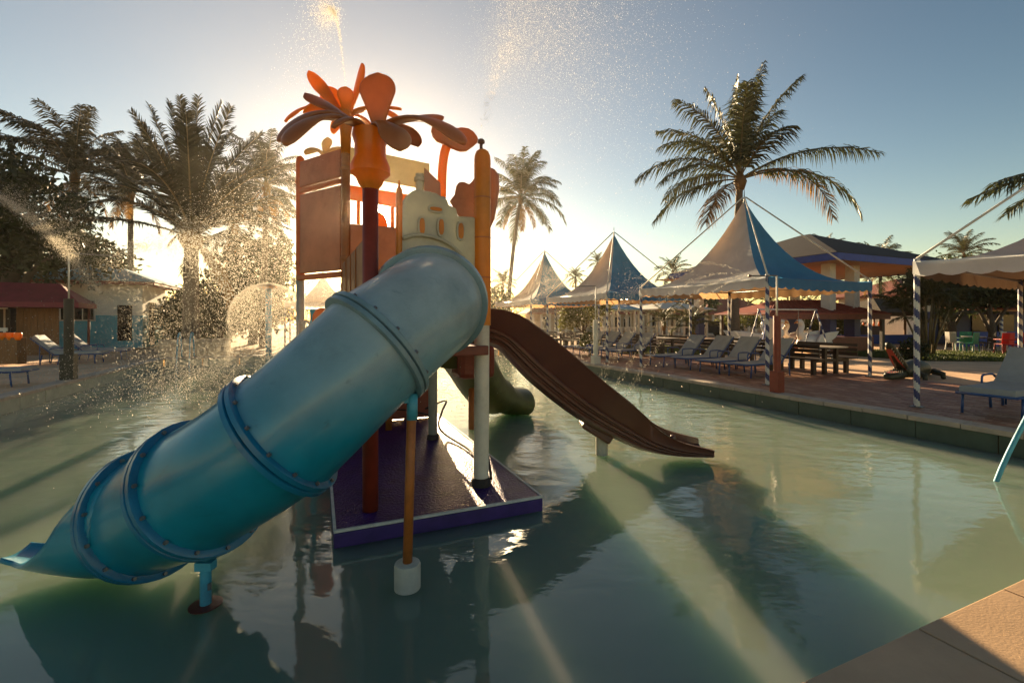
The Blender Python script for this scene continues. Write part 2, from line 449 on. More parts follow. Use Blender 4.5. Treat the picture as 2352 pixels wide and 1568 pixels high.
def water_mat():
    m = bpy.data.materials.new('pool water')
    m.use_nodes = True
    t = m.node_tree
    t.nodes.clear()
    n, l = t.nodes.new, t.links.new
    geo = n('ShaderNodeNewGeometry')
    hs = []
    for sc, w, det in ((2.2, .9, 3), (7.5, .55, 4), (26, .16, 2)):
        mp = n('ShaderNodeMapping'); mp.inputs['Rotation'].default_value = (0, 0, R(20)); mp.inputs['Scale'].default_value = (1.0, 1.7, 1)
        l(geo.outputs['Position'], mp.inputs[0])
        ns = n('ShaderNodeTexNoise'); ns.inputs['Scale'].default_value = sc; ns.inputs['Detail'].default_value = det
        l(mp.outputs[0], ns.inputs['Vector'])
        mu = n('ShaderNodeMath'); mu.operation = 'MULTIPLY'; mu.inputs[1].default_value = w / sc
        l(ns.outputs['Fac'], mu.inputs[0])
        hs.append(mu.outputs[0])
    # rougher where the spray falls, calm close to the near edge
    big = n('ShaderNodeTexNoise'); big.inputs['Scale'].default_value = .35
    l(geo.outputs['Position'], big.inputs['Vector'])
    sep = n('ShaderNodeSeparateXYZ'); l(geo.outputs['Position'], sep.inputs[0])
    mr = n('ShaderNodeMapRange'); mr.inputs[1].default_value = 2.5; mr.inputs[2].default_value = 9.0; mr.inputs[3].default_value = .09; mr.inputs[4].default_value = .62
    l(sep.outputs['Y'], mr.inputs[0])
    mb = n('ShaderNodeMath'); mb.operation = 'MULTIPLY'
    l(big.outputs['Fac'], mb.inputs[0]); l(mr.outputs[0], mb.inputs[1])
    a = n('ShaderNodeMath'); l(hs[0], a.inputs[0]); l(hs[1], a.inputs[1])
    b = n('ShaderNodeMath'); l(a.outputs[0], b.inputs[0]); l(hs[2], b.inputs[1])
    # rings spreading where drips and posts break the surface
    hsum = b.outputs[0]
    for (rx, ry, fq, amp, fall) in ((-.28, 2.95, 62, .020, 3.2), (.05, 3.25, 75, .014, 4.0), (-1.9, 2.78, 58, .012, 4.5), (1.17, 5.93, 50, .014, 3.0), (-.72, 2.4, 70, .010, 5.0), (2.5, 5.7, 40, .02, 2.2), (-1.1, 3.3, 60, .012, 4.0)):
        ds = n('ShaderNodeVectorMath'); ds.operation = 'DISTANCE'; ds.inputs[1].default_value = (rx, ry, 0)
        l(geo.outputs['Position'], ds.inputs[0])
        m_1 = n('ShaderNodeMath'); m_1.operation = 'MULTIPLY'; m_1.inputs[1].default_value = fq; l(ds.outputs['Value'], m_1.inputs[0])
        sn = n('ShaderNodeMath'); sn.operation = 'SINE'; l(m_1.outputs[0], sn.inputs[0])
        m_2 = n('ShaderNodeMath'); m_2.operation = 'MULTIPLY'; m_2.inputs[1].default_value = -fall; l(ds.outputs['Value'], m_2.inputs[0])
        ex_ = n('ShaderNodeMath'); ex_.operation = 'EXPONENT'; l(m_2.outputs[0], ex_.inputs[0])
        m_3 = n('ShaderNodeMath'); m_3.operation = 'MULTIPLY'; l(sn.outputs[0], m_3.inputs[0]); l(ex_.outputs[0], m_3.inputs[1])
        m_4 = n('ShaderNodeMath'); m_4.operation = 'MULTIPLY_ADD'; m_4.inputs[1].default_value = amp; l(m_3.outputs[0], m_4.inputs[0]); l(hsum, m_4.inputs[2])
        hsum = m_4.outputs[0]
    bp = n('ShaderNodeBump'); bp.inputs['Distance'].default_value = .16
    l(mb.outputs[0], bp.inputs['Strength']); l(hsum, bp.inputs['Height'])
    fr = n('ShaderNodeFresnel'); fr.inputs['IOR'].default_value = 1.55; l(bp.outputs[0], fr.inputs['Normal'])
    gl = n('ShaderNodeBsdfGlossy'); gl.inputs['Roughness'].default_value = .03; gl.inputs['Color'].default_value = (.95, .97, .95, 1)
    l(bp.outputs[0], gl.inputs['Normal'])
    tr = n('ShaderNodeBsdfTransparent'); tr.inputs['Color'].default_value = (.62, .80, .66, 1)
    df = n('ShaderNodeSubsurfaceScattering'); df.falloff = 'RANDOM_WALK'; df.inputs['Color'].default_value = (.20, .272, .20, 1)
    df.inputs['Scale'].default_value = 1.0; df.inputs['Radius'].default_value = (1.3, 1.9, 1.4); df.inputs['IOR'].default_value = 1.0 + .33
    m1 = n('ShaderNodeMixShader'); m1.inputs[0].default_value = .78
    l(tr.outputs[0], m1.inputs[1]); l(df.outputs[0], m1.inputs[2])
    m2 = n('ShaderNodeMixShader')
    l(fr.outputs[0], m2.inputs[0]); l(m1.outputs[0], m2.inputs[1]); l(gl.outputs[0], m2.inputs[2])
    o = n('ShaderNodeOutputMaterial'); l(m2.outputs[0], o.inputs['Surface'])
    return m


M['water'] = water_mat()


def drop_mat():
    m = bpy.data.materials.new('water drops')
    m.use_nodes = True
    t = m.node_tree
    t.nodes.clear()
    n, l = t.nodes.new, t.links.new
    tr = n('ShaderNodeBsdfTranslucent'); tr.inputs['Color'].default_value = (.92, .86, .74, 1)
    df = n('ShaderNodeBsdfTransparent'); df.inputs['Color'].default_value = (.97, .98, .98, 1)
    gl = n('ShaderNodeBsdfGlossy'); gl.inputs['Roughness'].default_value = .15
    m1 = n('ShaderNodeMixShader'); m1.inputs[0].default_value = .45
    l(tr.outputs[0], m1.inputs[1]); l(df.outputs[0], m1.inputs[2])
    m2 = n('ShaderNodeMixShader'); m2.inputs[0].default_value = .12
    l(m1.outputs[0], m2.inputs[1]); l(gl.outputs[0], m2.inputs[2])
    o = n('ShaderNodeOutputMaterial'); l(m2.outputs[0], o.inputs['Surface'])
    return m


M['drop'] = drop_mat()

# ------------------------------------------------------------------ ground, pool, decks
U0, U1, PV0, PV1 = -5.4, 8.2, 1.2, 21.0
g = MB()
B = 900
gz = .255
oi = [uv(U0, PV0, gz), uv(U1, PV0, gz), uv(U1, PV1, gz), uv(U0, PV1, gz)]
oo = [uv(-B, -B, gz), uv(B, -B, gz), uv(B, B, gz), uv(-B, B, gz)]
g.add(oo + oi, [(0, 1, 5, 4), (1, 2, 6, 5), (2, 3, 7, 6), (3, 0, 4, 7)])
tag(g.build('ground', M['ground']), 'sandy paved ground around the pool', kind='structure')

g = MB()
g.add([uv(U0, PV0, -.75), uv(U1, PV0, -.75), uv(U1, PV1, -.6), uv(U0, PV1, -.6)], [(0, 1, 2, 3)])
tag(g.build('pool_floor', M['pool_floor']), 'green painted pool floor under the water', kind='structure')

pw = thing('pool_wall', 'pale tiled pool wall', None)
pw['kind'] = 'structure'
panel_cache = {}


def wall_panel(p0, p1, inward):
    """one wall tile slab between two floor points"""
    b = MB()
    d = inward.normalized() * -.06
    a0, a1 = p0, p1
    b.prism([a0 + V3(0, 0, -.8), a1 + V3(0, 0, -.8), a1 + V3(0, 0, .26), a0 + V3(0, 0, .26)], d)
    return b


def run_panels(pa, pb, inward, step, m='pool_wall'):
    n = max(1, round((pb - pa).length / step))
    for i in range(n):
        a = pa.lerp(pb, (i + .006) / n); c = pa.lerp(pb, (i + .994) / n)
        jit = inward * rng.uniform(-.004, .004)
        wall_panel(a + jit, c + jit, inward).build('wall_tile', M[m], pw)


eu, ev = uv(1, 0), uv(0, 1)
run_panels(uv(U0, PV0), uv(U0, PV1), eu, .9)
run_panels(uv(U1, PV0), uv(U1, PV1), -eu, .9, 'pool_wall_shaded')
run_panels(uv(U0, PV1), uv(U1, PV1), -ev, 1.2)
run_panels(uv(U0, PV0), uv(U1, PV0), ev, 1.5)

cp = thing('pool_coping', 'pale stone coping round the pool', None)
cp['kind'] = 'structure'


def run_coping(pa, pb, out, w, step):
    n = max(1, round((pb - pa).length / step))
    d = (pb - pa).normalized()
    for i in range(n):
        a = pa.lerp(pb, (i + .5) / n)
        L = (pb - pa).length / n - .010
        b = MB()
        b.box(a + out * (w / 2 - .03) + V3(0, 0, .285 + rng.uniform(-.003, .003)), (L, w, .07), rot=Matrix.Rotation(math.atan2(d.y, d.x) + rng.uniform(-.003, .003), 4, 'Z'))
        b.build('coping_stone', M['coping'], cp, bevel=.006)


run_coping(uv(U1, PV0 - .3), uv(U1, PV1 + .3), eu, .34, .62)
run_coping(uv(U0, PV0 - .3), uv(U0, PV1 + .3), -eu, .34, .62)
run_coping(uv(U0, PV1), uv(U1, PV1), ev, .34, .8)

# near deck of large sandstone tiles
nd = thing('near_deck', 'sandstone tile deck at the near edge of the pool', None)
nd['kind'] = 'structure'
for i in range(-8, 9):
    for j in range(4):
        b = MB()
        b.box(uv(1.0 + i * .8 + .4, PV0 + .03 - j * .8 - .4, .265 + rng.uniform(-.0015, .0015)), (.793, .793, .07), rz=R(23))
        b.build('deck_tile', M['tile'], nd, bevel=.005)

# brick paving beside the pool on the tent side
rd = thing('pool_deck', 'red brown clay paver deck under the tents', None)
rd['kind'] = 'structure'
b = MB()
b.add([uv(8.51, -3, .262), uv(13.6, -3, .262), uv(13.6, 27, .262), uv(8.51, 27, .262)], [(0, 1, 2, 3)])
b.build('paver_bed', M['deck_base'], rd)
bl, bw, gap = .215, .105, .008
bm_ = MB(); bm_.box((0, 0, 0), (bl, bw, .05)); brick_me = [bm_.mesh('paver', M['brick']), None]
bm_ = MB(); bm_.box((0, 0, 0), (bl, bw, .05)); brick_me[1] = bm_.mesh('paver_pale', M['brick_pale'])
near_pavers = []
rest = MB()
nu = int(5.0 / (bw + gap)); nv = int(30 / (bl + gap))
cnt = []
for i in range(nu):
    for j in range(nv):
        u = 8.56 + i * (bw + gap); v = -3 + (j + (.5 if i % 2 else 0)) * (bl + gap)
        c = uv(u, v)
        if c.y > 4.6 and abs(c.x / c.y) < 1.16:
            cnt.append((c.length, u, v))
cnt.sort()
for k, (d, u, v) in enumerate(cnt):
    c = uv(u, v, .272 + rng.uniform(-.003, .003))
    rz = R(113) + rng.uniform(-.012, .012)
    pale = rng.random() < .3
    if k < 290:
        o = put('brick', brick_me[1 if pale else 0], rd, c, (rng.uniform(-.01, .01), rng.uniform(-.01, .01), rz))
    elif d < 26:
        M3 = Matrix.Rotation(rz, 3, 'Z')
        vs = [c + M3 @ V3(x * bl, y * bw, z * .05) for z in (-.5, .5) for x, y in ((-.5, -.5), (.5, -.5), (.5, .5), (-.5, .5))]
        rest.add(vs, [(4, 5, 6, 7), (0, 1, 5, 4), (1, 2, 6, 5), (2, 3, 7, 6), (3, 0, 4, 7)], 1 if pale else 0)
tag(rest.build('paver_field', [M['brick'], M['brick_pale']], rd), kind='stuff')

# water
wb = MB()
wq = [uv(U0 + .002, PV0 + .002, 0), uv(U1 - .002, PV0 + .002, 0), uv(U1 - .002, PV1 - .002, 0), uv(U0 + .002, PV1 - .002, 0)]
wb.prism(wq, (0, 0, -1.4))
tag(wb.build('water', M['water']), 'green rippled pool water', kind='structure')


def lawn(pts, n, label, h=.10):
    b = MB()
    b.add([Vector((p.x, p.y, .268)) for p in pts], [tuple(range(len(pts)))], 1)
    P2 = [(p.x, p.y) for p in pts]
    x0 = min(p[0] for p in P2); x1 = max(p[0] for p in P2); y0 = min(p[1] for p in P2); y1 = max(p[1] for p in P2)

    def inside(x, y):
        c = False
        for i in range(len(P2)):
            (ax, ay), (bx, by) = P2[i], P2[i - 1]
            if (ay > y) != (by > y) and x < (bx - ax) * (y - ay) / (by - ay) + ax:
                c = not c
        return c
    k = 0
    while k < n:
        x, y = rng.uniform(x0, x1), rng.uniform(y0, y1)
        if not inside(x, y):
            continue
        k += 1
        a = rng.uniform(0, 6.28); w = .02; hh = h * rng.uniform(.5, 1.2)
        dx, dy = math.cos(a) * w, math.sin(a) * w
        b.add([(x - dx, y - dy, .262), (x + dx, y + dy, .262), (x + rng.uniform(-.05, .05), y + rng.uniform(-.05, .05), .262 + hh)], [(0, 1, 2)], 0)
    tag(b.build('grass', [M['grass'], M['soil']]), label, kind='stuff')


lawn([G(1850, 23), G(2080, 22), G(2480, 20.5), G(2420, 16.2), G(2120, 16.6), G(2040, 17.6), G(1880, 20.5)], 16000, 'sunlit grass strip behind the crocodile')
lawn([G(1350, 26), G(1640, 26), G(1700, 19.5), G(1500, 19.2), G(1420, 19.4)], 9000, 'grass strip behind the loungers')

# ------------------------------------------------------------------ play tower
Z_SL = .13
tower = thing('play_tower', 'orange and cream water play tower with moulded palm leaves on a purple slab', 'play tower', uv(1.0, 5.9, 0))
b = MB(); b.box(uv(1.0, 5.97, -.17), (1.79, 4.46, .56), rz=R(23))
slab = b.build('base_slab', [M['slab_side']], tower, bevel=.008)
b = MB(); b.box(uv(1.0, 5.97, .122), (1.765, 4.435, .016), rz=R(23))
b.build('slab_top', M['slab'], tower, bevel=.006)
for c_, s_ in ((uv(1.0, 3.747, .128), (1.79, .022, .02)), (uv(.113, 5.97, .128), (.022, 4.40, .02)), (uv(1.887, 5.97, .128), (.022, 4.40, .02))):
    b = MB(); b.box(c_, s_, rz=R(23)); b.build('edge_trim', M['trim'], tower)

P1 = uv(1.47, 4.24); P2 = uv(1.43, 6.13); P5 = uv(.405, 4.05); P3 = V3(-2.09, 5.72, 0); P4 = P(690, 735, 6.25); P4.z = 0
at = lambda p, z: V3(p.x, p.y, z)

# front right post, white below and amber above, with its little sprinkler
b = MB(); b.tube([at(P1, .12), at(P1, 1.72) + V3(.008, 0, 0)], .074, 20); pst = b.build('post', M['white_post'], tower, smooth=True, auto=True)
b = MB(); b.lathe([(.082, 0), (.082, 1.60), (.078, 1.66), (.06, 1.705), (.03, 1.725)], at(P1, 1.70) + V3(.012, 0, 0), 20)
b.build('post_sleeve', M['yellow_post'], tower, smooth=True, auto=True)
for zz in (2.16, 2.55, 2.94):
    b = MB(); b.lathe([(.0835, 0), (.0845, .006), (.0835, .012)], at(P1, zz) + V3(.012, 0, 0), 20, caps=False); b.build('sleeve_ring', M['orange'], tower, smooth=True)
b = MB(); b.tube([at(P1, 3.40), at(P1, 3.48)], .016, 8); b.lathe([(.015, 0), (.036, .01), (.036, .035), (.02, .05)], at(P1, 3.48), 10); b.build('nozzle', M['nozzle'], tower, smooth=True, auto=True)
b = MB(); b.lathe([(.10, 0), (.098, .05), (.084, .075), (.076, .08)], at(P1, .13), 14); b.build('post_collar', M['rope'], tower, smooth=True, auto=True)
b = MB(); b.lathe([(.08, 0), (.078, .05), (.066, .07)], at(P2, .13), 14); b.build('post_collar', M['rope'], tower, smooth=True, auto=True)
# rear right post and its scoop leaf
b = MB(); b.tube([at(P2, .12), at(P2, 2.0), at(P2, 3.42) + V3(.12, 0, 0)], [.06, .06, .062], 18); b.build('post', M['grey_post'], tower, smooth=True)
b = MB(); b.tube(catmull([at(P2, 3.42) + V3(.12, 0, 0), at(P2, 3.8) + V3(.13, 0, 0), at(P2, 4.05) + V3(.17, -.02, 0), at(P2, 4.2) + V3(.25, -.04, 0)], 5), .062, 16)
b.build('leaf_stalk', M['amber'], tower, smooth=True)
# front left red post
b = MB(); b.tube([at(P5, .12), at(P5, 2.95)], .066, 18); b.build('post', M['red_post'], tower, smooth=True)
b = MB(); b.tube([at(P3, .12), at(P3, 4.45)], .055, 16); b.build('post', M['orange_steel'], tower, smooth=True)
b = MB(); b.tube([at(P4, -.6), at(P4, 2.3)], .053, 16); b.build('post', M['grey_post'], tower, smooth=True)
b = MB(); b.lathe([(.057, 0), (.057, 1.62), (.05, 1.67), (.02, 1.70)], at(P4, 2.3), 16); b.build('post_sleeve', M['orange'], tower, smooth=True, auto=True)
b = MB(); b.tube([uv(.95, 6.9, .12), uv(.95, 6.9, 1.5)], .05, 12); b.build('post', M['orange_steel'], tower, smooth=True)
b = MB(); b.tube([uv(.35, 7.3, .12), uv(.35, 7.3, 2.3)], .05, 12); b.build('post', M['orange_steel'], tower, smooth=True)

# deck
b = MB(); b.box(uv(.93, 5.15, 1.46), (1.14, 2.1, .09), rz=R(23)); b.build('floor_deck', M['red_brown'], tower, bevel=.01)
b = MB(); b.box(uv(.93, 6.7, 1.46), (1.14, .9, .09), rz=R(23)); b.build('floor_deck', M['red_brown'], tower, bevel=.01)


def panel(name, a, c, z0, z1, th, m, parent=tower, z1b=None, z0b=None):
    """upright board between two floor points"""
    n = (c - a).cross(V3(0, 0, 1)).normalized() * th
    q = MB()
    q.prism([at(a, z0), at(c, z0 if z0b is None else z0b), at(c, z1 if z1b is None else z1b), at(a, z1)], n)
    return q.build(name, m, parent, bevel=.012)


# left panel with two grooves: three boards one above the other
pa, pb = P4.lerp(P3, .06), P3.lerp(P4, .05)
panel('side_panel', pa, pb, 2.38, 3.45, .05, M['terracotta'])
panel('side_panel', pa, pb, 3.47, 3.53, .06, M['orange'])
panel('side_panel', pa, pb, 3.55, 3.90, .05, M['terracotta'])
panel('panel_rail', P4, P3, 2.29, 2.36, .07, M['orange'])
for q in (P4, P3):
    for zz in (2.5, 3.62):
        b = MB(); b.lathe([(.064, 0), (.066, .012), (.066, .03), (.064, .042)], at(q, zz), 14, caps=False); b.build('clamp', M['orange'], tower, smooth=True)

# back wall with slot openings
bk0, bk1 = P3.lerp(P2, .045), P2.lerp(P3, .05)
W_ = lambda t: bk0.lerp(bk1, t)
panel('back_panel', W_(0), W_(1), 3.58, 3.92, .05, M['cream'], z1b=3.86, z0b=3.5)
panel('back_panel', W_(0), W_(1), 3.26, 3.44, .05, M['amber'], z1b=3.40, z0b=3.20)
panel('back_panel', W_(0), W_(.62), 1.5, 2.96, .05, M['terracotta'])
panel('back_panel', W_(.62), W_(1.0), 1.5, 3.12, .05, M['castle'])
b = MB(); cc = W_(.3)
b.loft([[at(cc, 2.96) + (bk1 - bk0).normalized() * (.13 * math.cos(q)) + V3(0, 0, .2 * math.sin(q)) + dy for q in (math.pi * k / 12 for k in range(13))] for dy in (V3(0, 0, 0), V3(.02, .05, 0))], True, True)
b.build('panel_crest', M['amber'], tower)
for tt in (.1, .52):
    b = MB(); b.tube([at(W_(tt), 2.9), at(W_(tt), 3.3)], .025, 8); b.build('slot_post', M['amber'], tower, smooth=True)

# left wall below the palm
lw0, lw1 = P3.lerp(P5, .06), P5.lerp(P3, .06)
panel('side_panel', lw0, lw1, 1.5, 2.45, .05, M['terracotta'])
for k in range(1, 4):
    q = lw0.lerp(lw1, k / 4)
    b = MB(); b.box(at(q, 1.97) + V3(-.03, -.02, 0), (.03, .05, .93), rz=R(113)); b.build('panel_rib', M['orange'], tower)
panel('under_panel', lw0.lerp(lw1, .35), lw1, .9, 1.42, .05, M['terracotta'])

# brown planks under the deck, with more boards added to shade the slab
for k, uu in enumerate((.12, .331, .542, .753, .964, 1.175, 1.386, 1.597)):
    b = MB(); b.box(uv(uu, 7.55, .78), (.214, .04, 1.30 - .02 * (k % 2)), rz=R(23)); b.build('under_board', M['red_brown'], tower, bevel=.006)
for k in range(3):
    b = MB(); b.box(uv(-.02 - k * .14, 7.2 + k * .04, .78), (.135, .04, 1.3), rz=R(23)); b.build('under_board', M['terracotta'], tower, bevel=.006)

# castle front panel with windows, a ledge over the tube and a finial post
fa, fb = P5.lerp(P1, .30), P1.lerp(P5, .045)
fd = (fb - fa); fl = fd.length; fdn = fd.normalized(); fn = fdn.cross(V3(0, 0, 1)).normalized()


def on_plane(px, py):
    d = V3((px - 1176.0) / F, 1.0, -(py - HZ) / F); e = V3(0, 0, EYE)
    k = (at(fa, 0) - V3(0, 0, 0)).dot(fn) / d.dot(fn)
    return e + d * k


cout = [(1094, 690), (1094, 501), (1088, 498), (1052, 496), (1049, 478), (1040, 474), (1031, 470), (1028, 458), (1017, 452), (1003, 443), (988, 439), (972, 437), (962, 434), (950, 437), (938, 446), (929, 459), (924, 478), (921, 510), (921, 690)]
b = MB(); b.prism([on_plane(x, y) for x, y in cout], fn * -.07)
castle = b.build('castle_panel', M['castle'], tower, bevel=.015)


def on_castle(s, z, o=.0):
    return at(fa + fd * s, z) + fn * o


def flat_oval(w, h, s, z, o, th, m, name, par, sq=2.6, n=20):
    pts = []
    for k in range(n):
        q = 2 * math.pi * k / n
        cx, sx = math.cos(q), math.sin(q)
        pts.append(on_castle(s, z, o) + fdn * (w / 2 * math.copysign(abs(cx) ** (2 / sq), cx)) + V3(0, 0, h / 2 * math.copysign(abs(sx) ** (2 / sq), sx)))
    q_ = MB(); q_.prism(pts, fn * th)
    return q_.build(name, m, par, bevel=.004)


for (px, py, w, h) in ((1012, 522, .050, .145), (1057, 531, .055, .15), (968, 520, .05, .145), (1000, 481, .12, .035)):
    c_ = on_plane(px, py)
    sq_ = (c_ - at(fa, c_.z)).dot(fdn) / fl
    wf = flat_oval(w + .035, h + .04, sq_, c_.z, .002, .016, M['castle'], 'window_frame', tower)
    flat_oval(w, h, sq_, c_.z, .014, .012, M['amber'], 'window_pane', wf)
led = [on_plane(x, y) + fn * .02 for x, y in ((924, 548), (945, 541), (966, 540), (990, 544), (1012, 551), (1032, 562), (1050, 577), (1064, 596))]
b = MB(); b.tube(led, .018, 8); b.build('castle_ledge', M['castle'], tower, smooth=True)
b = MB(); b.tube([at(P5.lerp(P1, .24), 1.5) - fn * .02, at(P5.lerp(P1, .24), 2.86) - fn * .02], .03, 10); b.lathe([(.03, 0), (.028, .05), (.012, .07), (.006, .13)], at(P5.lerp(P1, .24), 2.86) - fn * .02, 10)
b.build('finial_post', M['amber'], tower, smooth=True, auto=True)
# turret post and terracotta gable of the castle behind
b = MB(); b.tube([P(964, 500, 6.0), P(964, 400, 6.0)], .055, 12); b.lathe([(.055, 0), (.075, .01), (.075, .05), (.055, .07)], P(964, 418, 6.0), 12); b.build('turret', M['castle'], tower, smooth=True, auto=True)
b = MB(); b.prism([P(974, 384, 5.95), P(1010, 418, 5.95), P(1012, 470, 5.95), P(974, 470, 5.95)], V3(0, .05, 0)); b.build('gable_panel', M['terracotta'], tower, bevel=.01)

# eared hood over the open slide
ear = [(1092, 565), (1088, 505), (1052, 498), (1040, 478), (1030, 462), (1042, 447), (1046, 426), (1053, 417), (1064, 416), (1076, 423), (1084, 414), (1093, 399), (1103, 389), (1118, 382), (1133, 386), (1141, 400), (1142, 430), (1138, 460), (1131, 500), (1122, 520), (1112, 540)]
b = MB(); b.prism([P(x, y, 4.86) for x, y in ear], V3(.03, .07, 0)); b.build('eared_hood', M['terracotta'], tower, bevel=.02)
for z in (2.05, 2.45):
    b = MB(); b.tube([at(P1, z), at(P1, z) + V3(-.10, .16, 0)], .01, 6); b.build('bracket', M['steel_dark'], tower)

# --- moulded palm leaves


def petal(cen, az, e0, e1, L, W, th=.045, r0=.10, tip=1.0, cup=.25, twist=0.0, face=0.0):
    n = 24
    p = Vector(cen) + V3(math.cos(R(az)), math.sin(R(az)), 0) * r0
    side = V3(-math.sin(R(az)), math.cos(R(az)), 0)
    rings = []
    for i in range(n + 1):
        s = i / n
        e = R(e0 + (e1 - e0) * s)
        t = V3(math.cos(R(az)) * math.cos(e), math.sin(R(az)) * math.cos(e), math.sin(e))
        nn = side.cross(t) * -1.0
        tw = Matrix.Rotation(R(twist) * s + R(face), 3, t)
        sd, n2 = tw @ side, tw @ nn
        w = W * (.34 + .66 * min(1, s / .62) ** 1.15)
        if s > .66:
            w *= math.sqrt(max(.015, 1 - ((s - .66) / .343) ** 2))
        t2 = th * (1.15 - .45 * s)
        ring = []
        for k in range(16):
            q = 2 * math.pi * k / 16
            a, c = math.cos(q) * w / 2, math.sin(q) * t2 / 2
            ring.append(p + sd * a + n2 * (c - cup * (a * a) / max(W, .01)))
        rings.append(ring)
        p = p + t * (L / n)
    q_ = MB(); q_.loft(rings)
    return q_


cr = at(P5, 3.36)
b = MB(); b.lathe([(.05, -.52), (.10, -.45), (.12, -.40), (.165, -.36), (.165, -.30), (.13, -.22), (.128, -.12), (.150, -.05), (.145, .0), (.06, .03)], cr, 18)
trunk = b.build('palm_trunk', M['amber'], tower, smooth=True, auto=True)
for az, e0, e1, L, W, tw in ((-88, 84, 96, .44, .30, 0), (22, 36, 2, .60, .20, 50), (-8, 28, -58, .84, .27, 42), (-46, 0, -78, .56, .25, 25),
                             (188, 42, -72, .80, .31, -45), (214, 20, -76, .72, .28, -38), (168, 40, 26, .66, .23, -35), (110, 40, -20, .60, .24, 0), (62, 50, -40, .62, .24, 0), (-120, 12, -60, .34, .16, 0)):
    petal(cr + (V3(.095, -.02, .0) if e0 == 84 else V3(0, 0, .02)), az, e0, e1, L, W, r0=.08, twist=tw).build('palm_leaf', M['orange'], tower, smooth=True)
cr2 = at(P3, 4.33)
b = MB(); b.lathe([(.055, -.5), (.07, -.2), (.10, -.05), (.10, .03), (.05, .1)], cr2, 14); b.build('palm_trunk', M['amber'], tower, smooth=True)
for az, e0, e1, L, W in ((-25, 62, 76, .62, .22), (-70, 55, 88, .30, .2), (185, 55, 50, .66, .20), (160, 58, 50, .50, .26), (196, 28, -62, .74, .2), (8, 30, -12, .66, .2), (-5, 30, -50, .70, .2), (70, 35, -40, .6, .2), (125, 30, -40, .6, .2), (-140, 20, -55, .5, .2)):
    petal(cr2, az, e0, e1, L, W, r0=.05, twist=((-38 if az > 100 else 38) if e0 < 45 else 0), face=({-25: 70, 185: -60, 160: -62}.get(az, 0))).build('palm_leaf', M['amber'], tower, smooth=True)
b = MB(); b.tube([at(cr2, 4.38), at(cr2, 4.60)], .018, 8); b.lathe([(.018, 0), (.035, .01), (.035, .05), (.02, .06)], at(cr2, 4.58), 10); b.build('nozzle', M['nozzle'], tower, smooth=True, auto=True)
# big scoop leaf on the curved stalk
sc = at(P2, 4.2) + V3(.25, -.04, 0)
outl = [(-.26, .16), (-.10, .17), (.06, .185), (.16, .22), (.25, .22), (.33, .17), (.38, .09), (.39, .02), (.31, -.08), (.22, -.17), (.13, -.19), (.03, -.16), (-.08, -.10), (-.20, -.07), (-.25, 0), (-.27, .08)]
b = MB(); ax, az_ = V3(.94, .34, .0), V3(-.05, .35, .93)
nrm = ax.cross(az_).normalized()
rings = []
for f, d in ((.86, .035), (.97, .02), (1.0, 0), (.97, -.02), (.8, -.045)):
    rings.append([sc + ax * (x * f) + az_ * (z * f) + nrm * d for x, z in outl])
b.loft(rings); b.build('scoop_leaf', M['orange'], tower, smooth=True, auto=True)
# small cream decoration above the left panel
for az, e0, e1, L in ((20, 50, -30, .34), (160, 55, -40, .36), (90, 80, 60, .3), (60, 60, 10, .32)):
    petal(P(745, 356, 6.2), az, e0, e1, L, .15, r0=.02).build('flower_petal', M['cream'], tower, smooth=True)

# access steps on the far left side with a rounded end board and hand loops
st = [(715, 790), (715, 738), (717, 722), (724, 711), (735, 706), (746, 710), (755, 720), (757, 738), (757, 790)]
b = MB(); b.prism([P(x, y, 6.0) for x, y in st] , V3(.03, .06, 0)); b.build('step_end_board', M['orange'], tower, bevel=.015)
for dx in (0, -14):
    b = MB(); b.tube(catmull([P(712 + dx, 790, 6.05), P(712 + dx, 750, 6.05), P(706 + dx, 738, 6.05), P(699 + dx, 742, 6.05), P(698 + dx, 790, 6.05)], 5), .014, 8); b.build('hand_loop', M['white_post'], tower, smooth=True)
for k in range(4):
    b = MB(); b.box(V3(-2.55 + k * .02, 6.05 + k * .22, 1.3 - k * .3), (.62, .2, .05), rz=R(20)); b.build('step', M['red_brown'], tower, bevel=.008)
b = MB(); b.tube([V3(-2.75, 6.3, -.6), V3(-2.75, 6.3, 1.9)], .045, 12); b.build('step_post', M['steel_blue'], tower, smooth=True)
# rope trailing along the slab
rp = catmull([at(P1, .18) + V3(.10, .0, .0), at(P1, .40) + V3(.05, .12, 0), uv(1.62, 4.75, .20), uv(1.70, 5.4, .16), uv(1.6, 6.1, .18), at(P2, .32) + V3(.08, 0, 0), at(P2, .5) + V3(.12, .05, 0), at(P2, .62) + V3(.14, .2, 0), uv(1.5, 6.9, .4)], 8)
tag(MB().tube(rp, .014, 6).build('rope', M['rope'], smooth=True), 'dark wet rope trailing along the purple slab between the two pale posts', 'rope')
rp = catmull([uv(.3, 7.2, .45), uv(.7, 7.1, .36), uv(1.1, 7.0, .40), uv(1.5, 6.6, .36)], 6)
tag(MB().tube(rp, .012, 6).build('rope', M['rope'], smooth=True), 'thin dark rope strung across the back of the purple slab', 'rope')

# ------------------------------------------------------------------ blue tube slide
tube = thing('tube_slide', 'blue enclosed spiral tube slide bolted together from flanged sections', 'slide', V3(-1.9, 2.95, 0))
C_ = [V3(-.86, 4.15, 1.98), V3(-.62, 3.48, 1.88), V3(-.90, 3.02, 1.57), V3(-1.41, 2.80, 1.05), V3(-1.95, 2.88, .70), V3(-2.46, 3.12, .44), V3(-3.0, 3.25, .33)]
N_ = 14
path = catmull(C_, N_)


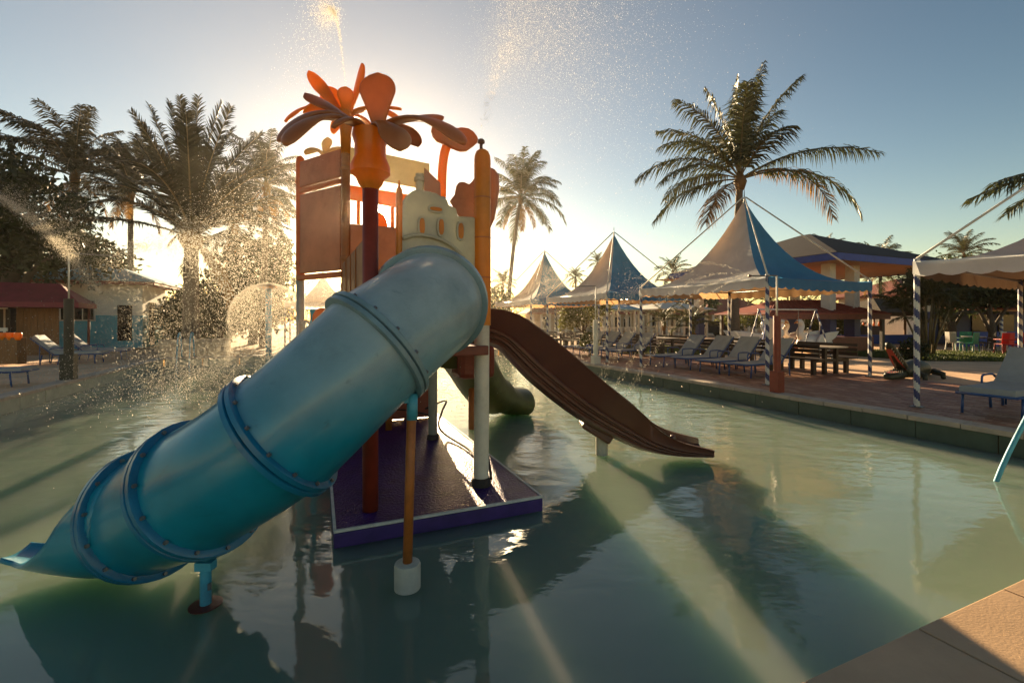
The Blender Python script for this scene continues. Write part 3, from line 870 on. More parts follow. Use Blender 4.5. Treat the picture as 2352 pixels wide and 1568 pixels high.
def frames(pts):
    out = []
    for i, p in enumerate(pts):
        a = pts[max(i - 1, 0)]; c = pts[min(i + 1, len(pts) - 1)]
        t = (c - a).normalized()
        s = t.cross(V3(0, 0, 1)).normalized()
        out.append((p, t, s, s.cross(t).normalized()))
    return out


fr_ = frames(path)


def ringpts(f, r, n=40, a0=0.0, a1=2 * math.pi, close=True):
    p, t, s, u = f
    k = n if close else n + 1
    return [p + (s * math.cos(a0 + (a1 - a0) * j / n) + u * math.sin(a0 + (a1 - a0) * j / n)) * r for j in range(k)]


TR = .385
mats_sec = ['tube_flare', 'tube_flare', 'tube_flare', 'tube_blue', 'tube_blue']
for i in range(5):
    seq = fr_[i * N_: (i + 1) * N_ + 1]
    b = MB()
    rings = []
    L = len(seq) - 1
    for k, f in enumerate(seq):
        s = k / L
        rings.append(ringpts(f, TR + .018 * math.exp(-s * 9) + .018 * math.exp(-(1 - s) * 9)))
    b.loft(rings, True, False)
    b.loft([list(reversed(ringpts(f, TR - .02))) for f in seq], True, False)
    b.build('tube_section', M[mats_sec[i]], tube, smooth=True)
bolt = MB(); bolt.lathe([(.012, -.012), (.012, .012), (.006, .02)], (0, 0, 0), 6); bolt_me = bolt.mesh('bolt', M['steel_dark'])
for i in range(1, 6):
    f = fr_[i * N_]
    p, t, s, u = f
    for dd in (-.022, .022):
        b = MB()
        rr = [TR - .01, .425, .437, .437, .425, TR - .01]
        tt = [-.02, -.02, -.014, .014, .02, .02]
        b.loft([[q + t * (dd + x) for q in ringpts((p, t, s, u), r)] for r, x in zip(rr, tt)], True, False)
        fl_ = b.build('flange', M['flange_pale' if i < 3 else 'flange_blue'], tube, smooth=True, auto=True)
    for j in range(14):
        a = 2 * math.pi * (j + .3) / 14
        q = p + (s * math.cos(a) + u * math.sin(a)) * .412 - t * .046
        o = put('bolt', bolt_me, tube, q - tube.location, t.to_track_quat('Z', 'Y').to_euler())
# exit lip
ex = catmull([C_[5], V3(-2.76, 3.17, .40), V3(-3.02, 3.17, .41), V3(-3.24, 3.16, .43), V3(-3.42, 3.14, .45)], 6)
ef = frames(ex)
b = MB()
ro, ri = [], []
for k, (p, t, s, u) in enumerate(ef):
    w = k / (len(ef) - 1)
    u = V3(0, 0, 1); s = t.cross(u).normalized()
    phi = R(178) + (R(26) - R(178)) * min(1, (w * 1.15)) ** .55
    r = TR + .02 - .13 * w ** 2
    zc = -(TR - r) * .55
    r0_ = [p + V3(0, 0, zc) + s * math.sin(a) * r - u * math.cos(a) * r for a in (-phi + 2 * phi * j / 28 for j in range(29))]
    r1_ = [p + V3(0, 0, zc) + s * math.sin(a) * (r - .03) - u * math.cos(a) * (r - .03) for a in (-phi + 2 * phi * j / 28 for j in range(29))]
    ro.append(r0_ + list(reversed(r1_)))
b.loft(ro, True, True)
b.build('exit_lip', M['tube_blue'], tube, smooth=True)
# supports
b = MB(); q = V3(-1.885, 2.80, 0); b.tube([at(q, -.02), at(q, .24)], .031, 14); b.box(at(q, .245), (.10, .06, .05)); sp = b.build('support_pole', M['steel_blue'], tube, smooth=True, auto=True)
b = MB(); b.lathe([(.088, -.75), (.088, -.012), (.092, -.008), (.092, .004), (.05, .008)], q, 20); b.build('concrete_foot', M['concrete_red'], tube, smooth=True, auto=True)
b = MB(); b.lathe([(.012, -.02), (.012, .02)], at(q, .12) + V3(.03, -.01, 0), 8); b.build('bolt', M['steel_dark'], tube)
q = V3(-.685, 2.98, 0)
b = MB(); b.tube([at(q, .15), at(q, 1.25) + V3(.03, 0, 0)], .031, 14); b.build('support_pole', M['orange_steel'], tube, smooth=True)
b = MB(); b.tube([at(q, 1.10) + V3(.03, 0, 0), at(q, 1.27) + V3(.033, 0, 0)], .035, 14); b.build('support_sleeve', M['steel_blue'], tube, smooth=True)
b = MB(); b.lathe([(.085, -.75), (.085, .15), (.08, .163), (.035, .168)], q, 22); b.build('concrete_foot', M['concrete_pale'], tube, smooth=True, auto=True)
b = MB(); b.box(at(q, 1.245) + V3(-.06, -.02, 0), (.20, .02, .07)); b.build('bracket', M['steel_blue'], tube, bevel=.003)

# ------------------------------------------------------------------ brown open slide
br = thing('open_slide', 'brown red open chute slide with ribbed side wall', 'slide', V3(1.1, 5.95, 0))
cp_ = [(-.75, 1.48, .44), (-.42, 1.46, .45), (-.18, 1.38, .52), (-.02, 1.22, .58), (.28, .92, .62), (.84, .50, .58), (1.45, .19, .45), (1.76, .095, .32), (2.04, .06, .22), (2.36, .06, .14), (2.47, .065, .11)]
ys = lambda x: 6.02 - .07 * (x + .75)
cpath = catmull([V3(x, ys(x), z) for x, z, h in cp_], 4)
hh = catmull([V3(h, 0, 0) for x, z, h in cp_], 4)
rings = []
for k, p in enumerate(cpath):
    h = hh[k].x
    a = cpath[max(k - 1, 0)]; c = cpath[min(k + 1, len(cpath) - 1)]
    t = (c - a).normalized(); s = t.cross(V3(0, 0, 1)).normalized(); u = s.cross(t)
    w = .30
    ribs = []
    half = [(w + .02, h), (w, h - .03), (w, .50 * h), (w - .012, .46 * h), (w + .008, .43 * h), (w + .008, .38 * h), (w - .03, .35 * h), (w - .03, .33 * h), (w - .012, .30 * h), (w - .012, .25 * h), (w - .06, .21 * h), (w - .06, .19 * h), (w - .045, .16 * h), (w - .045, .11 * h), (w - .10, .05 * h), (w - .14, .0)]
    inner = [(-(w - .04), h), (-(w - .045), .4 * h), (-(w - .12), .12 * h), (0, .08 * h), (w - .12, .12 * h), (w - .045, .4 * h), (w - .04, h)]
    prof_ = half + [(-x, z) for x, z in reversed(half)] + inner
    rings.append([p + s * x + u * z for x, z in prof_])
b = MB(); b.loft(rings, True, True)
b.build('chute', M['brown_slide'], br, smooth=True, auto=True)
b = MB(); b.lathe([(.078, -.75), (.078, .34)], V3(1.17, 5.93, 0), 18); b.build('support_pole', M['concrete_pale'], br, smooth=True, auto=True)
b = MB(); b.box(V3(1.10, 5.93, .34), (.42, .34, .16), rot=Matrix.Rotation(R(32), 4, 'Y')); b.build('bracket', M['brown_slide'], br, bevel=.03)
b = MB(); b.lathe([(.03, -.02), (.035, .0), (.03, .03), (.01, .04)], V3(1.98, 5.60, .30), 10); b.build('bolt', M['brown_slide'], br, smooth=True)

# ------------------------------------------------------------------ olive slide going away behind the tower
og = thing('chute_slide', 'dark olive slide behind the tower ending in a rounded lip over the water', 'slide', V3(-.3, 8, 0))
pp = catmull([V3(-.90, 6.6, 1.38), V3(-.80, 7.0, 1.30), V3(-.66, 7.4, 1.0), V3(-.45, 7.9, .55), V3(-.15, 8.35, .30), V3(.12, 8.6, .22), V3(.28, 8.7, .20)], 6)
rings = []
for k, p in enumerate(pp):
    a = pp[max(k - 1, 0)]; c = pp[min(k + 1, len(pp) - 1)]
    t = (c - a).normalized(); s = t.cross(V3(0, 0, 1)).normalized(); u = s.cross(t)
    w = k / (len(pp) - 1)
    rr = .42 * (1 if w < .9 else math.sqrt(max(.03, 1 - ((w - .9) / .102) ** 2)))
    rz_ = rr * (.8 if w < .6 else .62)
    rings.append([p + s * (rr * math.cos(q)) + u * (rz_ * math.sin(q)) for q in (2 * math.pi * j / 20 for j in range(20))])
b = MB(); b.loft(rings); b.build('chute', M['green_slide'], og, smooth=True)
b = MB(); b.tube([V3(-.62, 7.35, -.7), V3(-.62, 7.35, .85)], .085, 14); b.build('support_pole', M['orange_steel'], og, smooth=True)
b = MB(); b.box(V3(-.58, 6.75, 1.15), (.55, .5, .5), rz=R(23)); b.build('entry_box', M['red_brown'], og, bevel=.08)

# ------------------------------------------------------------------ pagoda tents
EAVE, APEX = 2.42, 5.15


def striped_pole(x, y, h, parent, r=.042):
    q = MB()
    seg, rows = 20, 90
    rings = [[(x + r * math.cos(2 * math.pi * j / seg), y + r * math.sin(2 * math.pi * j / seg), h * i / rows) for j in range(seg)] for i in range(rows + 1)]
    q.loft(rings, True, True)
    for i in range(rows):
        for j in range(seg):
            q.m[i * seg + j] = 1 if ((j / seg + i / rows * h / .27) % 1.0) < .5 else 0
    return q.build('pole', [M['pole_white'], M['pole_blue']], parent, smooth=True, world=False)


def make_tent(label, loc, du, dv, cols, apex=APEX, rz=R(23), group='pagoda tents along the pool'):
    t = thing('pagoda_tent', label, 'tent', loc, rz, group)
    hx, hy = du / 2, dv / 2
    cs = [(-hx, -hy), (hx, -hy), (hx, hy), (-hx, hy)]
    H = apex - EAVE - .12
    for k in range(4):
        a, c = cs[k], cs[(k + 1) % 4]
        n, m_ = 14, 12
        q = MB()
        rings = []
        for i in range(m_ + 1):
            tt = .012 + .988 * i / m_
            row = []
            for j in range(n + 1):
                s = j / n
                bl_ = 1 - .10 * math.sin(math.pi * s) * tt * (1 - tt) * 4
                ex_, ey_ = a[0] + (c[0] - a[0]) * s, a[1] + (c[1] - a[1]) * s
                z = EAVE + H * (1 - tt) ** 2.35 - .05 * math.sin(math.pi * s) * tt
                z += .012 * math.sin(s * 19 + tt * 5) * tt * (1 - tt)
                row.append((ex_ * tt * bl_, ey_ * tt * bl_, z))
            rings.append(row)
        q.loft(rings, False, False)
        q.build('canopy_panel', M[cols[k]], t, smooth=True, world=False)
        q = MB()
        n = 56
        r0, r1 = [], []
        nx, ny = (c[1] - a[1]), -(c[0] - a[0])
        ln = math.hypot(nx, ny); nx /= ln; ny /= ln
        for j in range(n + 1):
            s = j / n
            x, y = a[0] + (c[0] - a[0]) * s, a[1] + (c[1] - a[1]) * s
            z = EAVE - .05 * math.sin(math.pi * s)
            w = .012 * math.sin(j * 1.1)
            r0.append((x + nx * .012, y + ny * .012, z + .01))
            r1.append((x + nx * (.02 + w), y + ny * (.02 + w), z - .20 - .045 * abs(math.sin(math.pi * s * 14))))
        q.loft([r0, r1], False, False)
        q.build('valance', M[cols[k]], t, smooth=True, world=False)
        q = MB(); q.tube([(a[0] * .985, a[1] * .985, EAVE - .04), (c[0] * .985, c[1] * .985, EAVE - .04)], .022, 8); q.build('eave_rail', M['steel_dark'], t, smooth=True, world=False)
        striped_pole(a[0] * .985, a[1] * .985, EAVE + .06, t)
        q = MB(); q.tube([(a[0] * .985, a[1] * .985, EAVE + .05), (a[0] * .012, a[1] * .012, apex - .05)], .02, 6); q.build('stay_rod', M['white_post'], t, smooth=True, world=False)
        q = MB(); q.box((a[0] * .985, a[1] * .985, .008), (.16, .16, .014)); q.build('base_plate', M['steel_dark'], t, world=False)
    q = MB(); q.tube([(0, 0, apex - .45), (0, 0, apex + .16)], [.03, .008], 8); q.build('mast_tip', M['steel_dark'], t, smooth=True, world=False)
    return t


WB = ['cloth_blue', 'cloth_sunlit', 'cloth_sunlit', 'cloth_white']    # sides: -v, +u, +v, -u (pool side)
uz = DECK
make_tent('white and blue pagoda tent nearest the tall coconut palm, over four loungers', uv(11.1, 9.3, uz), 3.8, 4.4, WB, 4.98)
make_tent('white and blue pagoda tent between two others, seen through spray', uv(11.0, 15.35, uz), 3.8, 4.5, WB, 5.05)
make_tent('farthest pagoda tent beside the slender palm, dimmed by spray', uv(11.0, 21.5, uz), 3.8, 4.6, WB, 5.15)
A0 = uv(9.14, 4.38); C0 = V3(12.25, 11.0, 0)
ang = math.atan2(C0.y - A0.y, C0.x - A0.x)
Lx = (C0 - A0).length
cen = A0 + V3(math.cos(ang), math.sin(ang), 0) * Lx / 2 + V3(math.sin(ang), -math.cos(ang), 0) * 2.3
make_tent('large white tent cut off by the right edge, above a single lounger', V3(cen.x, cen.y, uz), Lx, 4.6, ['cloth_blue', 'cloth_shaded', 'cloth_shaded', 'cloth_white'], 5.2, ang)
make_tent('pale tent beyond the pool behind the mushroom fountain', V3(-10.6, 25.5, .26), 3.6, 4.4, ['cloth_white'] * 4, 4.2, R(23), None)


# ------------------------------------------------------------------ water sprayers on posts
def sprayer(name_label, base, m, h_base, h_post, h_pipe, arm, w=.2, pipe_m='white_post'):
    t = thing('water_sprayer', name_label, 'sprayer', base, 0, 'post sprayers around the pool edge')
    q = MB(); q.box(base + V3(0, 0, h_base / 2), (w, w, h_base), rz=R(23)); q.build('base', M[m], t, bevel=.012)
    q = MB(); q.tube([base + V3(0, 0, h_base), base + V3(0, 0, h_post)], w * .36, 16); q.build('post', M[m], t, smooth=True, auto=True)
    q = MB(); q.tube([base + V3(0, 0, h_post - .05), base + V3(0, 0, h_pipe)], .018, 8); q.build('pipe', M[pipe_m], t, smooth=True)
    top = base + V3(0, 0, h_pipe)
    q = MB(); q.tube([top, top + arm], .015, 8); q.build('arm', M['steel_dark'], t, smooth=True)
    d = arm.normalized()
    q = MB(); q.tube([top + arm, top + arm + d * .06], [.018, .032], 8); q.build('nozzle', M['nozzle'], t, smooth=True)
    return top + arm + d * .06


SPR_R = sprayer('oxide red post sprayer at the pool edge in front of the tent', uv(8.40, 6.28, .315), 'red_post', .42, 1.52, 2.32, V3(-.48, .05, .0), .19)
SPR_L = sprayer('dark post sprayer at the pool edge before the turquoise house', uv(-5.56, 14.3, .315), 'black_post', .62, 1.95, 3.05, V3(.95, .1, -.05), .26)
SPR_W = sprayer('off white post sprayer at the pool edge behind the brown slide', uv(8.38, 12.7, .315), 'white_post', .25, 1.45, 2.55, V3(-.7, .1, .0), .24)

# mushroom fountain
fo = uv(-1.62, 18.0, 0)
fp = thing('mushroom_fountain', 'mushroom fountain with a round dome of falling water', 'fountain', fo)
b = MB(); b.tube([fo + V3(0, 0, -.6), fo + V3(0, 0, 2.85)], .10, 14); b.build('column', M['steel_blue'], fp, smooth=True)
b = MB(); b.lathe([(.05, 0), (.26, .02), (.30, .06), (.2, .11), (.05, .13)], fo + V3(0, 0, 2.85), 20); b.build('cap', M['amber'], fp, smooth=True)

# pool ladder at the right edge
ld = thing('pool_ladder', 'light blue pool ladder with two curved hand rails', 'ladder', V3(5.5, 4.95, 0))
for dx, dy in ((0, 0), (.26, -.22)):
    b = MB(); b.tube(catmull([V3(5.20 + dx, 4.96 + dy, -.6), V3(5.27 + dx, 4.95 + dy, 0), V3(5.66 + dx, 4.90 + dy, .92), V3(5.84 + dx, 4.90 + dy, 1.16), V3(6.1 + dx, 4.92 + dy, 1.16), V3(6.45 + dx, 5.0 + dy, .9), V3(6.7 + dx, 5.3 + dy, .3)], 6), .024, 12)
    b.build('rail', M['steel_blue'], ld, smooth=True)
for k in range(2):
    b = MB(); b.tube([V3(5.2 - k * .02, 4.96, -.12 - k * .25), V3(5.46 - k * .02, 4.74, -.12 - k * .25)], .022, 8); b.build('rung', M['white_post'], ld, smooth=True)


# ------------------------------------------------------------------ sun loungers (local x: head to foot towards the pool, so foot at -x)
def make_lounger(label, loc, rz, ang=48, group='grey sun loungers around the pool', tk=.035):
    t = thing('sun_lounger', label, 'sun lounger', loc, rz, group)
    sh = .34
    q = MB()
    q.loft([[(x, y, sh + dz - .02 * math.cos((x + .6) * 2.2)) for x, y, dz in row] for row in
            [[(-.98 + 1.22 * i / 10, y, dz) for y, dz in ((-.31, .0), (-.31, tk - .012), (-.295, tk), (0, tk - .006), (.295, tk), (.31, tk - .012), (.31, .0), (0, -.008))] for i in range(11)]])
    q.build('seat', M['lounger'], t, smooth=True, world=False, auto=True)
    q = MB()
    ca, sa = math.cos(R(ang)), math.sin(R(ang))
    rows = []
    for i in range(9):
        s = .80 * i / 8
        sag = .02 * math.sin(math.pi * i / 8)
        rows.append([(.25 + s * ca + sag * sa - dz * sa, y, sh + .02 + s * sa - sag * ca + dz * ca) for y, dz in ((-.31, .0), (-.31, tk - .012), (-.295, tk), (0, tk - .006), (.295, tk), (.31, tk - .012), (.31, .0), (0, -.008))])
    q.loft(rows); q.build('backrest', M['lounger'], t, smooth=True, world=False, auto=True)
    q = MB()
    for y in (-.33, .33):
        q.tube([(-1.0, y, sh - .01), (.26, y, sh - .01), (.26 + .82 * ca, y, sh - .01 + .82 * sa)], .02, 8)
    q.tube([(-1.0, -.33, sh - .01), (-1.0, .33, sh - .01)], .02, 8)
    q.build('frame', M['lounger_frame'], t, smooth=True, world=False)
    for x in (-.8, .1, .55):
        for y in (-.33, .33):
            q = MB(); q.tube([(x, y, sh - .01), (x + (.05 if x > 0 else -.03), y, .0)], .019, 8); q.build('leg', M['lounger_frame'], t, smooth=True, world=False)
    for y in (-.345, .345):
        q = MB(); q.tube(catmull([(-.12, y, sh), (-.12, y, sh + .17), (-.05, y, sh + .21), (.25, y, sh + .21), (.36, y, sh + .16)], 4), .016, 8); q.build('armrest', M['lounger_frame'], t, smooth=True, world=False)
    q = MB(); q.tube([(.62, -.3, .02), (.62, -.3, sh + .3), (.62, .3, sh + .3), (.62, .3, .02)], .014, 6); q.build('back_prop', M['lounger_frame'], t, smooth=True, world=False)
    return t


l0 = make_lounger('grey sun lounger under the first tent, next to the striped front pole', uv(10.75, 8.45, .298), R(23))
for v, du, lab in ((9.45, 0, 'second grey sun lounger from the striped front pole under the first tent'), (10.45, .05, 'third grey sun lounger from the striped front pole under the first tent'),
                   (11.4, -.1, 'fourth grey sun lounger from the front pole, in the gap between two tents'),
                   (14.0, .1, 'grey lounger at the near end of the row under the middle tent'), (15.0, 0, 'grey lounger under the middle tent, second from its near end'), (16.0, .05, 'grey lounger under the middle tent with a towel on it'),
                   (17.0, -.05, 'grey lounger at the far end of the row under the middle tent')):
    dup(l0, uv(10.75 + du, v, .298), R(23) + rng.uniform(-.06, .06), lab)
q = MB(); c_ = uv(10.3, 16.0, .298 + .385); q.box(c_, (.32, .24, .06), rz=R(30)); q.box(c_ + V3(0, 0, .055), (.26, .2, .05), rz=R(36))
tag(q.build('towel', M['blue_paint'], bevel=.02), 'folded blue towel on a lounger under the middle tent', 'towel')
l1 = make_lounger('big grey sun lounger close up at the right edge of the pool deck', uv(10.15, 3.52, .298), R(25), 44, tk=.11)
make_lounger('grey lounger cut off by the left edge, closest of the left side', uv(-7.15, 14.05, .256), R(203), 40, tk=.09)
dup(l1, uv(-7.9, 20.3, .256), R(203), 'grey lounger with raised back before the brown kiosk wall')
dup(l1, uv(-7.75, 22.0, .256), R(206), 'grey lounger standing just behind the one at the dark post')


# ------------------------------------------------------------------ picnic tables
def make_table(label, loc, rz):
    t = thing('picnic_table', label, 'picnic table', loc, rz, 'dark timber picnic tables behind the loungers')
    q = MB()
    for k in range(5):
        pass
    for k in range(5):
        q = MB(); q.box((0, -.32 + k * .16, .76), (1.7, .15, .035)); q.build('top_plank', M['wood_top'], t, world=False, bevel=.004)
    for y in (-.68, .68):
        for k in range(2):
            q = MB(); q.box((0, y + (k - .5) * .15, .45), (1.7, .14, .035)); q.build('seat_plank', M['wood_dark'], t, world=False, bevel=.004)
        for k in range(3):
            q = MB(); q.box((0, y * 1.16, .56 + k * .12), (1.7, .03, .085), rot=Matrix.Rotation(-.12 * (1 if y > 0 else -1), 4, 'X')); q.build('back_slat', M['wood_dark'], t, world=False)
    for x in (-.62, .62):
        for y in (-.24, .24):
            q = MB(); q.box((x, y, .37), (.09, .09, .74)); q.build('leg', M['wood_dark'], t, world=False)
        for y in (-.68, .68):
            q = MB(); q.box((x, y, .215), (.08, .12, .43)); q.build('leg', M['wood_dark'], t, world=False)
        q = MB(); q.box((x, 0, .40), (.07, 1.5, .08)); q.build('brace', M['wood_dark'], t, world=False)
    return t


t0 = make_table('dark picnic table with benches right behind the front row lounger and red post', uv(12.75, 8.6, .26), R(113))
for (u, v, a, lab) in ((13.0, 11.4, 110, 'dark picnic table behind the third and fourth loungers'), (12.9, 15.0, 113, 'dark picnic table behind the middle tent loungers, under its near half'),
                       (12.9, 17.2, 113, 'dark picnic table under the far half of the middle tent'), (12.8, 20.6, 113, 'dark picnic table under the farthest tent, near half'), (12.8, 22.8, 113, 'dark picnic table under the farthest tent, far half')):
    dup(t0, uv(u, v, .26), R(a), lab)

# ------------------------------------------------------------------ crocodile statue
cb = V3(10.05, 11.55, .262)
cr_ = thing('crocodile_statue', 'dark crocodile statue with its red mouth wide open', 'statue', cb)
body = catmull([V3(-.28, 0, .17), V3(0, .02, .19), V3(.35, .05, .2), V3(.75, .08, .17), V3(1.1, .14, .10), V3(1.45, .24, .06), V3(1.8, .36, .03)], 5)
rad = catmull([V3(.14, 0, 0), V3(.17, 0, 0), V3(.2, 0, 0), V3(.17, 0, 0), V3(.1, 0, 0), V3(.06, 0, 0), V3(.015, 0, 0)], 5)
q = MB(); q.tube([cb + p for p in body], [r.x for r in rad], 14)
for s in (-1, 1):
    for x in (.0, .75):
        q.tube([cb + V3(x, s * .12, .14), cb + V3(x - .05, s * .3, .10), cb + V3(x - .14, s * .34, .03)], [.07, .055, .04], 8)
q.build('body', M['croc'], cr_, smooth=True)
q = MB(); q.tube([cb + V3(-.22, 0, .14), cb + V3(-.5, 0, .085), cb + V3(-.80, 0, .07), cb + V3(-.88, 0, .075)], [.12, .10, .075, .03], 10); q.build('lower_jaw', M['croc'], cr_, smooth=True)
q = MB(); q.tube([cb + V3(-.22, 0, .24), cb + V3(-.46, 0, .46), cb + V3(-.70, 0, .70), cb + V3(-.80, 0, .76)], [.11, .09, .075, .04], 10); q.build('upper_jaw', M['croc'], cr_, smooth=True)
q = MB(); q.loft([[cb + V3(-.24, y, .16) for y in (-.1, 0, .1)], [cb + V3(-.52, y, .18) for y in (-.08, 0, .08)], [cb + V3(-.80, y, .15) for y in (-.05, 0, .05)]], False, False)
q.loft([[cb + V3(-.24, y, .18) for y in (-.1, 0, .1)], [cb + V3(-.50, y, .39) for y in (-.08, 0, .08)], [cb + V3(-.76, y, .645) for y in (-.05, 0, .05)]], False, False)
q.build('mouth_lining', M['croc_red'], cr_)
tooth = MB(); tooth.tube([(0, 0, 0), (0, 0, .055)], [.014, .001], 6); tooth_me = tooth.mesh('tooth', M['tooth'])
for k in range(7):
    for s in (-1, 1):
        put('tooth', tooth_me, cr_, (-.42 - k * .062, s * (.085 - k * .006), .155), (0, 0, 0))
        put('tooth', tooth_me, cr_, (-.40 - k * .055, s * (.08 - k * .006), .37 + k * .05), (0, R(180), 0))
q = MB()
for s in (-1, 1):
    q.lathe([(.005, -.035), (.035, -.01), (.035, .015), (.01, .04)], cb + V3(-.40, s * .06, .50), 8)
q.build('eye', M['croc'], cr_, smooth=True)
cr_.rotation_euler = (0, 0, R(24)); cr_.scale = (1.12, 1.25, 1.2)

# ------------------------------------------------------------------ palms
def frond_mesh(L, e0, e1, nl, ll, droop, m, seed, wid=.035, dry=False):
    r_ = random.Random(seed)
    q = MB()
    n = 16
    pts = [V3(0, 0, 0)]
    tans = []
    side_bend = r_.uniform(-.12, .12)
    for i in range(n):
        s = i / n
        e = R(e0 + (e1 - e0) * s ** 1.25)
        a = side_bend * s * s * 2
        t = V3(math.cos(e) * math.cos(a), math.sin(a) * math.cos(e), math.sin(e))
        tans.append(t)
        pts.append(pts[-1] + t * (L / n))
    tans.append(tans[-1])
    q.tube(pts, [.035 * L / 4 * (1 - .85 * i / n) + .004 for i in range(n + 1)], 4, mi=1)
    for k in range(nl):
        s = .16 + .84 * (k + .5) / nl
        fi = s * n
        i = min(int(fi), n - 1)
        p = pts[i].lerp(pts[i + 1], fi - i)
        t = tans[i]
        sd = t.cross(V3(0, 0, 1)).normalized()
        up = sd.cross(t).normalized()
        for sg in (-1, 1):
            if r_.random() < .05:
                continue
            l = ll * (math.sin(math.pi * min(1, (s - .08) / .95)) ** .55) * r_.uniform(.8, 1.1) + .04
            fw = .35 + .5 * s
            d = (sd * sg * (1 - .3 * s) + t * fw + up * r_.uniform(.05, .35)).normalized()
            g1 = droop * r_.uniform(.6, 1.4)
            mid = p + d * l * .5 + V3(0, 0, -g1 * l * .16)
            d2 = (d + V3(0, 0, -g1 * 1.2)).normalized()
            tip = mid + d2 * l * .55
            w = wid * r_.uniform(.8, 1.2)
            wv = (t * .9 + up * r_.uniform(-.5, .5)).normalized() * w
            q.add([p - wv * .5, p + wv * .5, mid + wv * .55, mid - wv * .55, tip], [(0, 1, 2, 3), (3, 2, 4)], 0)
    return q.mesh('frond', [m, M['palm_rib']])


FR = {}


def frond_set(L, ll, droop, wid, key, nl=60, lm='palm_leaf'):
    if key in FR:
        return FR[key]
    out = []
    for e0, e1 in ((82, 42), (76, 12), (64, -12), (52, -32), (38, -48), (22, -66), (4, -78), (-20, -86)):
        for sd in range(2):
            out.append(frond_mesh(L, e0 + sd * 4, e1 + sd * 9, nl, ll, droop, M[lm], hash((e0, sd)) % 9999, wid))
    out.append(frond_mesh(L * .8, -35, -88, nl, ll * .8, droop, M['palm_dry'], 5, wid))
    FR[key] = out
    return out


def palm(name, label, base, crown, L, nf, key, seed, dist=(0, 7), r=.17, droop=.9, ll=None, wid=.055, dry=3, group=None, extra=()):
    r_ = random.Random(seed)
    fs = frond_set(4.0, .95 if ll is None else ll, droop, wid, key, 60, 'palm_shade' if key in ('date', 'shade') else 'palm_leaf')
    t = thing(name, label, 'palm tree', base, 0, group)
    q = MB()
    n = 26
    pts = []
    for i in range(n + 1):
        s = i / n
        p = base.lerp(crown, s)
        k = (crown - base); k.z = 0
        p -= k * (s * (1 - s) * .8)
        pts.append(p)
    rr = []
    for i in range(n + 1):
        s = i / n
        rr.append(r * (1.35 - .5 * min(1, s * 5) - .22 * s) * (1.0 + (.05 if i % 2 else -.04)))
    q.tube(pts, rr, 10)
    q.build('trunk', M['palm_trunk'], t, smooth=True)
    q = MB(); q.tube([crown + V3(0, 0, -.5), crown + V3(0, 0, -.1), crown + V3(0, 0, .35)], [r * .75, r * 1.25, r * .4], 10); q.build('crown_shaft', M['palm_dry'], t, smooth=True)
    c0 = crown - base
    for k in range(nf):
        lev = dist[0] + (dist[1] - dist[0]) * (k / max(1, nf - 1))
        i = int(round(lev)) * 2 + r_.randrange(2)
        az = k * 137.5 + r_.uniform(-18, 18)
        s = L / 4.0 * r_.uniform(.85, 1.1) * (.9 if lev < 1 else 1)
        put('frond', fs[i], t, c0 + V3(0, 0, .25 - .05 * lev), (0, 0, R(az)), (s, s, s))
    for (i, az, sc_) in extra:
        s = L / 4.0 * sc_
        put('frond', fs[i], t, c0, (0, 0, R(az)), (s, s, s))
    for k in range(dry):
        s = L / 4.0 * r_.uniform(.7, .95)
        put('frond', fs[-1], t, c0 + V3(0, 0, -.15), (0, 0, R(r_.uniform(0, 360))), (s, s, s))
    return t


def pal(px, d, zc_px, base_px=None, **k):
    """palm at depth d: crown seen at column px, row zc_px"""
    crown = P(px, zc_px, d)
    base = G(base_px if base_px is not None else px, d, .22)
    return base, crown


def own_fronds(t, c0, specs, ll, droop, wid, nl, dry=(), lm='palm_leaf'):
    for k, (az, e0, e1, L) in enumerate(specs):
        me_ = frond_mesh(L, e0, e1, nl, ll, droop, M['palm_dry' if k in dry else lm], k * 7 + 1, wid)
        put('frond', me_, t, c0, (0, 0, R(az)))


b_, c_ = pal(1700, 21.5, 412, 1687)
t = palm('coconut_palm', 'big coconut palm towering behind the blue and white tent', b_, c_, 4.7, 0, 'coco', 3, r=.24, dry=0)
own_fronds(t, c_ - b_, [(20, 84, 66, 5.9), (170, 84, 100 - 4, 4.9), (150, 80, 60, 4.9), (-15, 76, 38, 5.4), (25, 70, 30, 4.8), (185, 72, 18, 5.0), (165, 62, 2, 4.8), (190, 52, -30, 4.6), (172, 40, -48, 5.2), (200, 22, -50, 4.8), (-4, 32, -22, 6.4), (8, 26, -80, 6.2), (-30, 12, -80, 5.6),
                        (160, 4, -62, 4.4), (215, -20, -70, 3.8), (250, 78, 40, 4.2), (95, 70, 10, 4.6), (-60, 84, 70, 4.4), (135, 30, -50, 4.2), (-80, 50, -20, 3.6), (60, 88, 70, 5.0)], 1.15, 1.15, .06, 66, dry=(11, 14))
b_, c_ = pal(1196, 34, 455, 1165)
palm('coconut_palm', 'slender coconut palm beside the amber post, drenched in spray', b_, c_, 3.9, 30, 'coco', 8, dist=(0, 7), r=.19, dry=4)
b_, c_ = pal(440, 20, 545, 438)
t = palm('date_palm', 'huge feathery palm left of the tower with upright fronds', b_, c_, 5.2, 9, 'date', 5, dist=(2, 4.5), r=.42, droop=.25, ll=.7, wid=.05, dry=2)
